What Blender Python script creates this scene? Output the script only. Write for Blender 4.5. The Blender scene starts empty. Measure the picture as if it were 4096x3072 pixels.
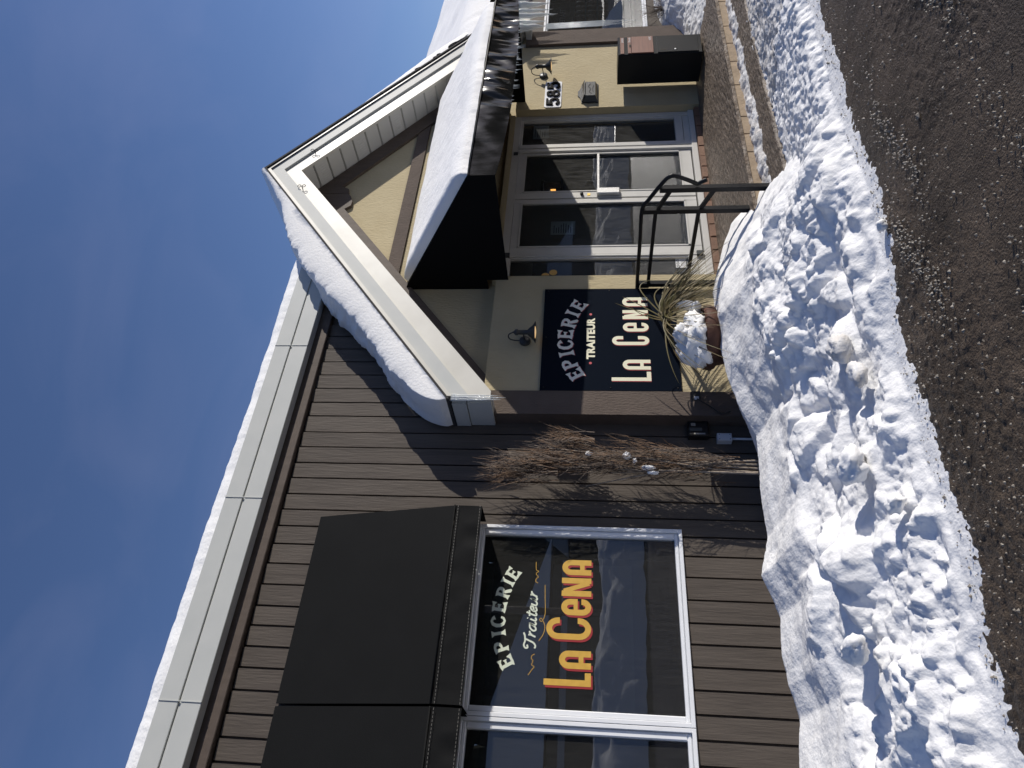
import bpy, math, random
import numpy as np
from mathutils import Vector, Matrix
from mathutils.geometry import tessellate_polygon

sc = bpy.context.scene
COL = sc.collection
R = math.radians
random.seed(7)

# ------------------------------------------------------------ camera (portrait photo lying on its side)
cam_d = bpy.data.cameras.new("camera")
cam = bpy.data.objects.new("camera", cam_d)
COL.objects.link(cam)
rows = ((0.06811377, 0.81326921, -0.57788728), (0.08417515, -0.58185181, -0.80892708), (-0.99412024, 0.00645533, -0.10808918))
cam.matrix_world = Matrix.Translation((0, 0, 1.55)) @ Matrix(rows).to_4x4()
cam_d.sensor_fit = 'HORIZONTAL'
cam_d.sensor_width = 36.0
cam_d.lens = 36.0 * 2880.0 / 4096.0
cam_d.clip_start = 0.05
cam_d.clip_end = 3000
sc.camera = cam

# ------------------------------------------------------------ sun and sky
SUN_EL, SUN_AZ = 17.3, 56.5          # elevation; azimuth from the facade normal towards +X
sd = Vector((math.sin(R(SUN_AZ)) * math.cos(R(SUN_EL)), -math.cos(R(SUN_AZ)) * math.cos(R(SUN_EL)), math.sin(R(SUN_EL))))
sun_d = bpy.data.lights.new("sun", 'SUN')
sun_d.energy = 4.3
sun_d.angle = R(0.5)
sun_d.color = (1.0, 0.95, 0.875)
sun = bpy.data.objects.new("sun", sun_d)
sun.rotation_euler = sd.to_track_quat('Z', 'Y').to_euler()
COL.objects.link(sun)

w = bpy.data.worlds.new("World")
sc.world = w
w.use_nodes = True
nt = w.node_tree
nt.nodes.clear()
wo = nt.nodes.new('ShaderNodeOutputWorld')
bg = nt.nodes.new('ShaderNodeBackground')
sky = nt.nodes.new('ShaderNodeTexSky')
sky.sky_type = 'NISHITA'
sky.sun_disc = False
sky.sun_elevation = R(SUN_EL)
sky.sun_rotation = R(90.0 + (90.0 - SUN_AZ))
sky.air_density = 1.0
sky.dust_density = 0.4
sky.ozone_density = 5.0
bg.inputs['Strength'].default_value = 0.115
# thin cirrus, brighter towards the right end of the street
tc = nt.nodes.new('ShaderNodeTexCoord')
mp = nt.nodes.new('ShaderNodeMapping')
mp.inputs['Scale'].default_value = (1.2, 3.5, 5.0)
mp.inputs['Rotation'].default_value = (0.3, 0.5, 0.6)
nz = nt.nodes.new('ShaderNodeTexNoise')
nz.inputs['Scale'].default_value = 1.6
nz.inputs['Detail'].default_value = 6
nz.inputs['Distortion'].default_value = 0.6
rp = nt.nodes.new('ShaderNodeValToRGB')
rp.color_ramp.elements[0].position = 0.45
rp.color_ramp.elements[0].color = (0, 0, 0, 1)
rp.color_ramp.elements[1].position = 0.85
rp.color_ramp.elements[1].color = (0.055, 0.055, 0.055, 1)
mx = nt.nodes.new('ShaderNodeMixRGB')
mx.inputs['Color2'].default_value = (5.0, 5.6, 7.0, 1)
nt.links.new(tc.outputs['Generated'], mp.inputs['Vector'])
nt.links.new(mp.outputs['Vector'], nz.inputs['Vector'])
nt.links.new(nz.outputs['Fac'], rp.inputs['Fac'])
nt.links.new(rp.outputs['Color'], mx.inputs['Fac'])
nt.links.new(sky.outputs['Color'], mx.inputs['Color1'])
tint = nt.nodes.new('ShaderNodeMixRGB')
tint.blend_type = 'MULTIPLY'
tint.inputs['Fac'].default_value = 1.0
tint.inputs['Color2'].default_value = (1.22, 1.02, 1.08, 1)
nt.links.new(mx.outputs['Color'], tint.inputs['Color1'])
nt.links.new(tint.outputs['Color'], bg.inputs['Color'])
nt.links.new(bg.outputs['Background'], wo.inputs['Surface'])

sc.view_settings.view_transform = 'Standard'
sc.view_settings.look = 'None'
sc.view_settings.exposure = 0.0
sc.view_settings.gamma = 1.0
try:
    sc.cycles.use_denoising = True
    sc.cycles.max_bounces = 8
    sc.cycles.transparent_max_bounces = 12
    sc.cycles.caustics_reflective = False
    sc.cycles.caustics_refractive = False
except Exception:
    pass

# ------------------------------------------------------------ materials
def mat(name, col, rough=0.6, metal=0.0, var=None, vscale=8.0, vstretch=(1, 1, 1), bump=0.0, bscale=60.0,
        bstretch=None, spec=0.5, detail=4, coat=0.0, emit=None, estr=0.0, sss=0.0, spots=None, bdist=0.01):
    m = bpy.data.materials.new(name)
    m.use_nodes = True
    n = m.node_tree.nodes
    l = m.node_tree.links
    b = n['Principled BSDF']
    b.inputs['Roughness'].default_value = rough
    b.inputs['Metallic'].default_value = metal
    b.inputs['Specular IOR Level'].default_value = spec
    b.inputs['Coat Weight'].default_value = coat
    b.inputs['Coat Roughness'].default_value = 0.05
    b.inputs['Base Color'].default_value = (*col, 1)
    if sss:
        b.inputs['Subsurface Weight'].default_value = sss
        b.inputs['Subsurface Radius'].default_value = (0.03, 0.03, 0.03)
    if emit:
        b.inputs['Emission Color'].default_value = (*emit, 1)
        b.inputs['Emission Strength'].default_value = estr
    t = n.new('ShaderNodeTexCoord')
    out = None
    if var:
        mp_ = n.new('ShaderNodeMapping'); mp_.inputs['Scale'].default_value = vstretch
        nz_ = n.new('ShaderNodeTexNoise'); nz_.inputs['Scale'].default_value = vscale
        nz_.inputs['Detail'].default_value = detail
        cr = n.new('ShaderNodeValToRGB')
        cr.color_ramp.elements[0].position = 0.3; cr.color_ramp.elements[1].position = 0.7
        cr.color_ramp.elements[0].color = (*var, 1); cr.color_ramp.elements[1].color = (*col, 1)
        l.new(t.outputs['Object'], mp_.inputs['Vector']); l.new(mp_.outputs['Vector'], nz_.inputs['Vector'])
        l.new(nz_.outputs['Fac'], cr.inputs['Fac'])
        out = cr.outputs['Color']
    if spots:
        sc_, thr, scol, sst = spots
        mp2 = n.new('ShaderNodeMapping'); mp2.inputs['Scale'].default_value = sst
        n2 = n.new('ShaderNodeTexNoise'); n2.inputs['Scale'].default_value = sc_; n2.inputs['Detail'].default_value = 8
        n2.inputs['Roughness'].default_value = 0.7
        c2 = n.new('ShaderNodeValToRGB')
        c2.color_ramp.elements[0].position = thr; c2.color_ramp.elements[1].position = thr + 0.07
        c2.color_ramp.elements[0].color = (0, 0, 0, 1); c2.color_ramp.elements[1].color = (1, 1, 1, 1)
        mxx = n.new('ShaderNodeMixRGB'); mxx.inputs['Color2'].default_value = (*scol, 1)
        mxx.inputs['Color1'].default_value = (*col, 1)
        l.new(t.outputs['Object'], mp2.inputs['Vector']); l.new(mp2.outputs['Vector'], n2.inputs['Vector'])
        l.new(n2.outputs['Fac'], c2.inputs['Fac']); l.new(c2.outputs['Color'], mxx.inputs['Fac'])
        if out: l.new(out, mxx.inputs['Color1'])
        out = mxx.outputs['Color']
    if out: l.new(out, b.inputs['Base Color'])
    if bump:
        mp3 = n.new('ShaderNodeMapping'); mp3.inputs['Scale'].default_value = bstretch or (1, 1, 1)
        n3 = n.new('ShaderNodeTexNoise'); n3.inputs['Scale'].default_value = bscale; n3.inputs['Detail'].default_value = 6
        bp = n.new('ShaderNodeBump'); bp.inputs['Strength'].default_value = bump; bp.inputs['Distance'].default_value = bdist
        l.new(t.outputs['Object'], mp3.inputs['Vector']); l.new(mp3.outputs['Vector'], n3.inputs['Vector'])
        l.new(n3.outputs['Fac'], bp.inputs['Height']); l.new(bp.outputs['Normal'], b.inputs['Normal'])
    return m

def glass_mat(name, tint=(0.72, 0.78, 0.76), ior=1.9, rough=0.0, dirt=0.0):
    m = bpy.data.materials.new(name)
    m.use_nodes = True
    n = m.node_tree.nodes; l = m.node_tree.links
    n.clear()
    o = n.new('ShaderNodeOutputMaterial'); mixn = n.new('ShaderNodeMixShader')
    tr = n.new('ShaderNodeBsdfTransparent'); gl = n.new('ShaderNodeBsdfGlossy'); fr = n.new('ShaderNodeFresnel')
    tr.inputs['Color'].default_value = (*tint, 1)
    gl.inputs['Roughness'].default_value = rough
    gl.inputs['Color'].default_value = (0.95, 0.97, 1, 1)
    fr.inputs['IOR'].default_value = ior
    l.new(fr.outputs[0], mixn.inputs[0]); l.new(tr.outputs[0], mixn.inputs[1]); l.new(gl.outputs[0], mixn.inputs[2])
    if dirt:
        df = n.new('ShaderNodeBsdfDiffuse'); df.inputs['Color'].default_value = (0.75, 0.74, 0.70, 1)
        tcx = n.new('ShaderNodeTexCoord'); mpx = n.new('ShaderNodeMapping'); mpx.inputs['Scale'].default_value = (14, 1, 1.6)
        nx_ = n.new('ShaderNodeTexNoise'); nx_.inputs['Scale'].default_value = 3.0; nx_.inputs['Detail'].default_value = 7; nx_.inputs['Roughness'].default_value = .65
        cx_ = n.new('ShaderNodeValToRGB'); cx_.color_ramp.elements[0].position = .35; cx_.color_ramp.elements[1].position = .75
        cx_.color_ramp.elements[0].color = (.02, .02, .02, 1); cx_.color_ramp.elements[1].color = (dirt, dirt, dirt, 1)
        m2_ = n.new('ShaderNodeMixShader')
        l.new(tcx.outputs['Object'], mpx.inputs['Vector']); l.new(mpx.outputs['Vector'], nx_.inputs['Vector']); l.new(nx_.outputs['Fac'], cx_.inputs['Fac'])
        l.new(cx_.outputs['Color'], m2_.inputs[0]); l.new(mixn.outputs[0], m2_.inputs[1]); l.new(df.outputs[0], m2_.inputs[2])
        l.new(m2_.outputs[0], o.inputs['Surface'])
        return m
    l.new(mixn.outputs[0], o.inputs['Surface'])
    return m

M = {}
M['siding'] = mat('siding_paint', (0.116, 0.096, 0.078), 0.62, var=(0.086, 0.071, 0.058), vscale=5, vstretch=(3, 3, 0.35), bump=0.35, bscale=40, bstretch=(1.6, 1.6, 0.16), spots=(2.6, 0.69, (0.20, 0.165, 0.14), (1.6, 1.6, 0.5)), spec=0.2)
M['trim'] = mat('brown_trim_paint', (0.115, 0.090, 0.074), 0.6, spec=0.2, var=(0.088, 0.069, 0.057), vscale=6, vstretch=(3, 1, 0.6), bump=0.3, bscale=50, bstretch=(0.3, 1, 3))
M['column'] = mat('brown_stucco', (0.125, 0.099, 0.082), 0.8, spec=0.15, var=(0.105, 0.083, 0.069), vscale=6, bump=0.8, bscale=38, bstretch=(1.7, 1, 0.55))
M['stucco'] = mat('cream_stucco', (0.50, 0.425, 0.27), 0.85, spec=0.2, var=(0.46, 0.385, 0.24), vscale=3, bump=0.75, bscale=34, bstretch=(1.8, 1, 0.6), spots=(55, 0.66, (0.42, 0.33, 0.18), (1.5, 1, 0.6)))
M['white'] = mat('white_aluminium', (0.53, 0.535, 0.505), 0.5, var=(0.49, 0.50, 0.475), vscale=4, spec=0.15, bump=0.04, bscale=12)
M['cream_alu'] = mat('glare_toned_aluminium', (0.62, 0.60, 0.535), 0.4, var=(0.54, 0.52, 0.46), vscale=3, spec=0.25, bump=0.12, bscale=5, spots=(45, 0.70, (0.52, 0.48, 0.40), (1, 1, 1)))  # cream tone stands in for snow-reflected sunlight on the lower rake band
M['soffit'] = mat('vinyl_soffit', (0.56, 0.55, 0.51), 0.5)
M['vinyl'] = mat('white_vinyl', (0.82, 0.83, 0.84), 0.35, var=(0.78, 0.79, 0.80), vscale=5)
M['doorpaint'] = mat('chipped_white_door_paint', (0.62, 0.605, 0.56), 0.42, spec=0.3, var=(0.56, 0.545, 0.505), vscale=5, bump=0.1, bscale=30, spots=(22, 0.72, (0.33, 0.29, 0.24), (1, 1, 1)))
M['shingle'] = mat('dark_shingle', (0.035, 0.034, 0.034), 0.9, bump=0.8, bscale=40)
M['dark_metal'] = mat('dark_drip_edge', (0.05, 0.05, 0.055), 0.4)
M['snow'] = mat('snow', (0.90, 0.89, 0.87), 0.75, var=(0.85, 0.845, 0.83), vscale=3, bump=0.55, bscale=38, spec=0.25, sss=0.0)
M['snow_bank'] = mat('ploughed_snow', (0.91, 0.90, 0.88), 0.7, var=(0.86, 0.85, 0.83), vscale=4, bump=0.6, bscale=45, spec=0.25,
                     spots=(1.7, 0.665, (0.60, 0.54, 0.46), (1, 1, 1)))
M['slush'] = mat('dirty_trampled_snow', (0.84, 0.83, 0.81), 0.6, var=(0.62, 0.58, 0.53), vscale=9, bump=0.7, bscale=50, spec=0.3)
M['asphalt'] = mat('wet_gritty_asphalt', (0.108, 0.080, 0.057), 0.5, var=(0.052, 0.039, 0.028), vscale=2.4, bump=1.0, bscale=95, spec=0.25,
                   spots=(26, 0.69, (0.26, 0.225, 0.18), (1, 1.4, 1)))
M['ice_grit'] = mat('frozen_slush_crumbs', (0.31, 0.27, 0.215), 0.6, var=(0.16, 0.135, 0.105), vscale=20, spec=0.6)
M['stamped'] = mat('stamped_concrete', (0.20, 0.155, 0.115), 0.5, spec=0.3, bdist=0.05, var=(0.12, 0.092, 0.068), vscale=3, vstretch=(1, 1, 1), bump=1.0, bscale=9, bstretch=(1, 3, 1), detail=8,
                   spots=(30, 0.665, (0.62, 0.60, 0.57), (0.6, 1.6, 1)))
M['stone'] = mat('tan_stone_block', (0.36, 0.27, 0.175), 0.75, var=(0.27, 0.20, 0.13), vscale=7, bump=0.6, bscale=26)
M['mortar'] = mat('dark_joint', (0.045, 0.038, 0.03), 0.9)
M['brick'] = mat('red_brick', (0.24, 0.135, 0.085), 0.8, var=(0.17, 0.095, 0.06), vscale=8, bump=0.5, bscale=50)
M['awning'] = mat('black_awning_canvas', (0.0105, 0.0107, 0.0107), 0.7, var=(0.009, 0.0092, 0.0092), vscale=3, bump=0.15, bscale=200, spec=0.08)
M['awning_dark'] = mat('black_awning_shaded_side', (0.004, 0.004, 0.0045), 0.8, spec=0.1)  # darker copy of the canvas: shade painted into the awning side panels
M['icy_canvas'] = mat('ice_glazed_black_canvas', (0.0075, 0.0075, 0.0075), 0.12, bump=0.10, bscale=7, bstretch=(2.2, 1, 0.4), spec=0.14, bdist=0.02)
M['piping'] = mat('grey_piping', (0.16, 0.15, 0.13), 0.6)
M['sign'] = mat('navy_sign_board', (0.0055, 0.0085, 0.0150), 0.25, spec=0.05)
M['cream_ink'] = mat('cream_lettering', (0.80, 0.76, 0.56), 0.5)
M['grey_ink'] = mat('pale_grey_lettering', (0.80, 0.79, 0.70), 0.5)
M['red_ink'] = mat('red_lettering', (0.30, 0.018, 0.022), 0.5)
M['red_dot'] = mat('red_dot_paint', (0.50, 0.045, 0.06), 0.5)
M['gold_ink'] = mat('gold_lettering', (0.66, 0.40, 0.07), 0.42, var=(0.58, 0.34, 0.055), vscale=20)
M['mint_ink'] = mat('pale_mint_lettering', (0.66, 0.70, 0.56), 0.5)
M['black'] = mat('black_painted_steel', (0.010, 0.010, 0.011), 0.38, spec=0.22)
M['charcoal'] = mat('charcoal_painted_metal', (0.028, 0.031, 0.032), 0.42, bump=0.1, bscale=60)
M['bulb'] = mat('warm_lit_bulb', (0.9, 0.8, 0.6), 0.4, emit=(1.0, 0.62, 0.25), estr=0.6)
M['plate'] = mat('white_number_plate', (0.72, 0.73, 0.75), 0.35)
M['wood_panel'] = mat('reddish_wood_print', (0.22, 0.095, 0.06), 0.4, var=(0.15, 0.062, 0.04), vscale=6, vstretch=(0.5, 1, 9))
M['door_black'] = mat('black_satin_steel', (0.012, 0.013, 0.014), 0.35, bump=0.05, bscale=50, spec=0.16)
M['ink_white'] = mat('white_print', (0.7, 0.7, 0.7), 0.5)
M['digit_black'] = mat('matt_black_digit', (0.006, 0.006, 0.006), 0.6, spec=0.04)
M['ink_black'] = mat('black_print', (0.02, 0.02, 0.02), 0.6)
M['terracotta'] = mat('terracotta', (0.125, 0.060, 0.040), 0.65, spec=0.2, var=(0.075, 0.037, 0.025), vscale=9, bump=0.4, bscale=35)
M['blade'] = mat('dry_grass_blade', (0.17, 0.125, 0.06), 0.5, spec=0.2, var=(0.08, 0.065, 0.025), vscale=12)
M['blade2'] = mat('olive_grass_blade', (0.085, 0.080, 0.027), 0.45, spec=0.2, var=(0.15, 0.115, 0.05), vscale=10)
M['twig'] = mat('rusty_brown_twig', (0.22, 0.125, 0.062), 0.7, var=(0.06, 0.040, 0.028), vscale=14)
M['twig2'] = mat('grey_brown_twig', (0.22, 0.17, 0.13), 0.7, var=(0.045, 0.03, 0.022), vscale=14)
M['stem'] = mat('pale_branch_bark', (0.35, 0.29, 0.23), 0.7, var=(0.2, 0.16, 0.12), vscale=20)
M['pvc'] = mat('grey_pvc', (0.62, 0.64, 0.67), 0.4)
M['plastic'] = mat('black_plastic', (0.010, 0.010, 0.011), 0.35)
M['lcd'] = mat('grey_timer_screen', (0.30, 0.29, 0.26), 0.3)
M['paper'] = mat('white_paper', (0.62, 0.68, 0.66), 0.7)
M['sticker'] = mat('white_sticker', (0.78, 0.78, 0.76), 0.5)
M['gold'] = mat('gold_disc_paint', (0.85, 0.52, 0.14), 0.5)
M['navy'] = mat('navy_panel', (0.010, 0.014, 0.022), 0.4)
M['int_wall'] = mat('beige_vestibule_wall', (0.19, 0.20, 0.18), 0.8)
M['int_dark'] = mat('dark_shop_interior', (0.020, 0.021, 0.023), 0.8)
M['int_grey'] = mat('dim_grey_panel', (0.075, 0.078, 0.070), 0.8)
M['glass'] = glass_mat('window_glass', (0.62, 0.66, 0.66), 2.2, dirt=0.035)
M['door_glass'] = glass_mat('door_glass', (0.80, 0.84, 0.81), 1.65, dirt=0.10)
M['frost'] = mat('frosted_film', (0.42, 0.46, 0.45), 0.6)
M['brass'] = mat('brass', (0.6, 0.42, 0.12), 0.35, metal=1.0)
M['alu'] = mat('brushed_aluminium', (0.72, 0.71, 0.68), 0.32, metal=0.6)
M['far_fascia'] = mat('blue_shaded_white_fascia', (0.48, 0.53, 0.62), 0.8)  # blue of open shade painted into a white fascia
M['far_snow'] = mat('distant_roof_snow', (0.86, 0.84, 0.80), 0.8)
M['conifer'] = mat('dark_conifer', (0.022, 0.028, 0.018), 0.9, spec=0.1)
M['far_roof'] = mat('grey_roof', (0.10, 0.10, 0.11), 0.9)
M['far_dark'] = mat('dark_window', (0.02, 0.02, 0.025), 0.2)
M['pole'] = mat('weathered_pole', (0.14, 0.11, 0.09), 0.8)
M['jar'] = mat('brown_jar', (0.17, 0.085, 0.055), 0.25, var=(0.09, 0.05, 0.035), vscale=9)
def ice_mat():
    m = bpy.data.materials.new('clear_ice'); m.use_nodes = True
    n = m.node_tree.nodes; l = m.node_tree.links
    b = n['Principled BSDF']
    b.inputs['Base Color'].default_value = (0.80, 0.84, 0.85, 1)
    b.inputs['Roughness'].default_value = 0.12
    b.inputs['Specular IOR Level'].default_value = 0.7
    tr = n.new('ShaderNodeBsdfTransparent'); mx_ = n.new('ShaderNodeMixShader'); mx_.inputs[0].default_value = 0.5
    t = n.new('ShaderNodeTexCoord'); nn = n.new('ShaderNodeTexNoise'); nn.inputs['Scale'].default_value = 60
    bp = n.new('ShaderNodeBump'); bp.inputs['Strength'].default_value = 0.8; bp.inputs['Distance'].default_value = 0.01
    l.new(t.outputs['Object'], nn.inputs['Vector']); l.new(nn.outputs['Fac'], bp.inputs['Height']); l.new(bp.outputs['Normal'], b.inputs['Normal'])
    l.new(tr.outputs[0], mx_.inputs[1]); l.new(b.outputs[0], mx_.inputs[2])
    l.new(mx_.outputs[0], n['Material Output'].inputs['Surface'])
    return m
M['ice'] = ice_mat()

# ------------------------------------------------------------ mesh helpers
class MB:
    def __init__(s):
        s.v = []; s.f = []; s.sm = []
    def add(s, vs, fs, smooth=False):
        o = len(s.v); s.v.extend([tuple(p) for p in vs])
        for f in fs:
            s.f.append(tuple(i + o for i in f)); s.sm.append(smooth)
        return s
    def box(s, x0, x1, y0, y1, z0, z1):
        vs = [(x, y, z) for x in (x0, x1) for y in (y0, y1) for z in (z0, z1)]
        return s.add(vs, [(0, 1, 3, 2), (4, 6, 7, 5), (0, 4, 5, 1), (2, 3, 7, 6), (0, 2, 6, 4), (1, 5, 7, 3)])
    def bbox(s, x0, x1, y0, y1, z0, z1, b=0.004):
        """box with bevelled front (-Y) edges"""
        vs = [(x0, y1, z0), (x1, y1, z0), (x1, y1, z1), (x0, y1, z1),
              (x0, y0 + b, z0), (x1, y0 + b, z0), (x1, y0 + b, z1), (x0, y0 + b, z1),
              (x0 + b, y0, z0 + b), (x1 - b, y0, z0 + b), (x1 - b, y0, z1 - b), (x0 + b, y0, z1 - b)]
        fs = [(3, 2, 1, 0)]
        for a, c in ((0, 4), (4, 8)):
            for i in range(4):
                j = (i + 1) % 4
                fs.append((a + i, a + j, c + j, c + i))
        fs.append((8, 9, 10, 11))
        return s.add(vs, fs)
    def prism(s, poly, y0, y1):
        """polygon in XZ extruded along Y"""
        n = len(poly)
        tri = tessellate_polygon([[Vector((p[0], p[1], 0)) for p in poly]])
        vs = [(p[0], y0, p[1]) for p in poly] + [(p[0], y1, p[1]) for p in poly]
        fs = [tuple(t) for t in tri] + [tuple(i + n for i in reversed(t)) for t in tri]
        fs += [(i, (i + 1) % n, (i + 1) % n + n, i + n) for i in range(n)]
        return s.add(vs, fs)
    def prism_x(s, poly, x0, x1):
        """polygon in YZ extruded along X"""
        n = len(poly)
        tri = tessellate_polygon([[Vector((p[0], p[1], 0)) for p in poly]])
        vs = [(x0, p[0], p[1]) for p in poly] + [(x1, p[0], p[1]) for p in poly]
        fs = [tuple(t) for t in tri] + [tuple(i + n for i in reversed(t)) for t in tri]
        fs += [(i, (i + 1) % n, (i + 1) % n + n, i + n) for i in range(n)]
        return s.add(vs, fs)
    def tube(s, pts, rad, seg=8, cap=True, smooth=True, square=False):
        pts = [Vector(p) for p in pts]
        n = len(pts)
        rr = rad if isinstance(rad, (list, tuple)) else [rad] * n
        vs = []; up = None
        for i, p in enumerate(pts):
            d = (pts[min(i + 1, n - 1)] - pts[max(i - 1, 0)]).normalized()
            if up is None:
                up = Vector((0, 0, 1)) if abs(d.z) < 0.9 else Vector((1, 0, 0))
            a = d.cross(up)
            if a.length < 1e-4: a = d.cross(Vector((0, 1, 0)))
            a.normalize(); b = a.cross(d).normalized(); up = b
            for k in range(seg):
                t = 2 * math.pi * k / seg + (math.pi / 4 if square else 0)
                vs.append(p + (a * math.cos(t) + b * math.sin(t)) * rr[i])
        fs = []
        for i in range(n - 1):
            for k in range(seg):
                k2 = (k + 1) % seg
                fs.append((i * seg + k, i * seg + k2, (i + 1) * seg + k2, (i + 1) * seg + k))
        if cap:
            fs.append(tuple(range(seg - 1, -1, -1))); fs.append(tuple(range((n - 1) * seg, n * seg)))
        return s.add(vs, fs, smooth and not square)
    def lathe(s, prof, c, axis='z', seg=20, smooth=True):
        vs = []
        for r_, h in prof:
            for k in range(seg):
                t = 2 * math.pi * k / seg
                a, b = r_ * math.cos(t), r_ * math.sin(t)
                vs.append((c[0] + a, c[1] + b, c[2] + h) if axis == 'z' else (c[0] + a, c[1] + h, c[2] + b))
        fs = []
        for i in range(len(prof) - 1):
            for k in range(seg):
                k2 = (k + 1) % seg
                fs.append((i * seg + k, i * seg + k2, (i + 1) * seg + k2, (i + 1) * seg + k))
        return s.add(vs, fs, smooth)
    def quad(s, a, b, c, d):
        return s.add([a, b, c, d], [(0, 1, 2, 3)])
    def build(s, name, m, parent=None, smooth=None):
        me = bpy.data.meshes.new(name)
        me.from_pydata(s.v, [], s.f)
        me.materials.append(M[m] if isinstance(m, str) else m)
        me.polygons.foreach_set('use_smooth', [(smooth if smooth is not None else q) for q in s.sm])
        me.update()
        o = bpy.data.objects.new(name, me)
        COL.objects.link(o)
        if parent is not None:
            o.parent = parent
            o.matrix_parent_inverse = Matrix.Translation(parent.get('base', (0, 0, 0))).inverted() if 'base' in parent else Matrix.Identity(4)
        return o

def thing(name, label, cat, loc=(0, 0, 0), group=None):
    o = bpy.data.objects.new(name, None)
    COL.objects.link(o)
    o.location = loc
    o.empty_display_size = 0.1
    o['base'] = tuple(float(x) for x in loc)
    o['label'] = label; o['category'] = cat
    if group: o['group'] = group
    return o
def tag(o, label, cat, group=None, kind=None):
    o['label'] = label; o['category'] = cat
    if group: o['group'] = group
    if kind: o['kind'] = kind
    return o
def struct(o, label=None):
    o['kind'] = 'structure'
    if label: o['label'] = label
    return o

# noise on arrays
_rs = np.random.RandomState(11)
_perm = _rs.permutation(256)
def _h(ix, iy, k=0):
    return _perm[(_perm[(ix + k * 37) & 255] + iy) & 255] / 255.0
def vnoise(x, y, k=0):
    ix = np.floor(x).astype(int); iy = np.floor(y).astype(int)
    fx = x - ix; fy = y - iy
    fx = fx * fx * fx * (fx * (fx * 6 - 15) + 10); fy = fy * fy * fy * (fy * (fy * 6 - 15) + 10)
    a = _h(ix, iy, k); b = _h(ix + 1, iy, k); c = _h(ix, iy + 1, k); d = _h(ix + 1, iy + 1, k)
    return (a * (1 - fx) + b * fx) * (1 - fy) + (c * (1 - fx) + d * fx) * fy * 1.0
def fbm(x, y, o=4, k=0, g=0.5):
    t = 0; a = 1; s_ = 0
    for i in range(o):
        t = t + a * (vnoise(x * 2 ** i + 13.1 * i, y * 2 ** i + 7.7 * i, k + i) - 0.5); s_ += a; a *= g
    return t / s_
def worley(x, y, k=0):
    ix = np.floor(x).astype(int); iy = np.floor(y).astype(int)
    best = np.full(x.shape, 9.0); sec = np.full(x.shape, 9.0); idv = np.zeros(x.shape)
    for dx in (-1, 0, 1):
        for dy in (-1, 0, 1):
            cx = ix + dx; cy = iy + dy
            px = cx + _h(cx, cy, k); py = cy + _h(cx, cy, k + 5)
            d = np.hypot(px - x, py - y)
            m_ = d < best
            sec = np.where(m_, best, np.minimum(sec, d)); best = np.where(m_, d, best); idv = np.where(m_, _h(cx, cy, k + 9), idv)
    return sec - best, idv
def sstep(a, b, x):
    t = np.clip((x - a) / (b - a), 0, 1); return t * t * (3 - 2 * t)

def grid_obj(name, X, Y, Z, m, keep=None, smooth=True):
    nx, ny = X.shape
    vs = np.stack([X.ravel(), Y.ravel(), Z.ravel()], 1)
    i = np.arange(nx * ny).reshape(nx, ny)
    q = np.stack([i[:-1, :-1], i[1:, :-1], i[1:, 1:], i[:-1, 1:]], -1)
    if keep is not None:
        kk = keep[:-1, :-1] | keep[1:, :-1] | keep[1:, 1:] | keep[:-1, 1:]
        q = q[kk]
    q = q.reshape(-1, 4)
    used = np.unique(q); remap = np.zeros(nx * ny, int); remap[used] = np.arange(len(used))
    q = remap[q]; vs = vs[used]
    me = bpy.data.meshes.new(name)
    me.vertices.add(len(vs)); me.vertices.foreach_set('co', vs.ravel())
    me.loops.add(q.size); me.loops.foreach_set('vertex_index', q.ravel().astype(np.int32))
    me.polygons.add(len(q)); me.polygons.foreach_set('loop_start', np.arange(0, q.size, 4, dtype=np.int32))
    me.polygons.foreach_set('use_smooth', np.full(len(q), smooth))
    me.materials.append(M[m]); me.update(calc_edges=True); me.validate()
    o = bpy.data.objects.new(name, me); COL.objects.link(o)
    return o

# ------------------------------------------------------------ lettering helpers (flat paint on a board)
def ribbon(mb, pts, wid, y, closed=False):
    """flat strip in the XZ plane at depth y"""
    P_ = [Vector((p[0], p[1])) for p in pts]; n = len(P_)
    W = wid if isinstance(wid, (list, tuple)) else [wid] * n
    L_ = []; R_ = []
    for i, p in enumerate(P_):
        a = (P_[i] - P_[i - 1]) if i > 0 else (P_[1] - P_[0])
        b = (P_[i + 1] - P_[i]) if i < n - 1 else (P_[-1] - P_[-2])
        a.normalize(); b.normalize()
        t = (a + b); t = t.normalized() if t.length > 1e-6 else b
        nrm = Vector((-t.y, t.x))
        c = max(0.45, nrm.dot(Vector((-b.y, b.x))))
        L_.append(p + nrm * W[i] / 2 / c); R_.append(p - nrm * W[i] / 2 / c)
    vs = [(q.x, y, q.y) for q in L_] + [(q.x, y, q.y) for q in R_]
    mb.add(vs, [(i, i + n, i + 1 + n, i + 1) for i in range(n - 1)])
def arc(cx, cz, rx, rz, a0, a1, n=7):
    return [(cx + rx * math.cos(R(a0 + (a1 - a0) * i / n)), cz + rz * math.sin(R(a0 + (a1 - a0) * i / n))) for i in range(n + 1)]
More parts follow.
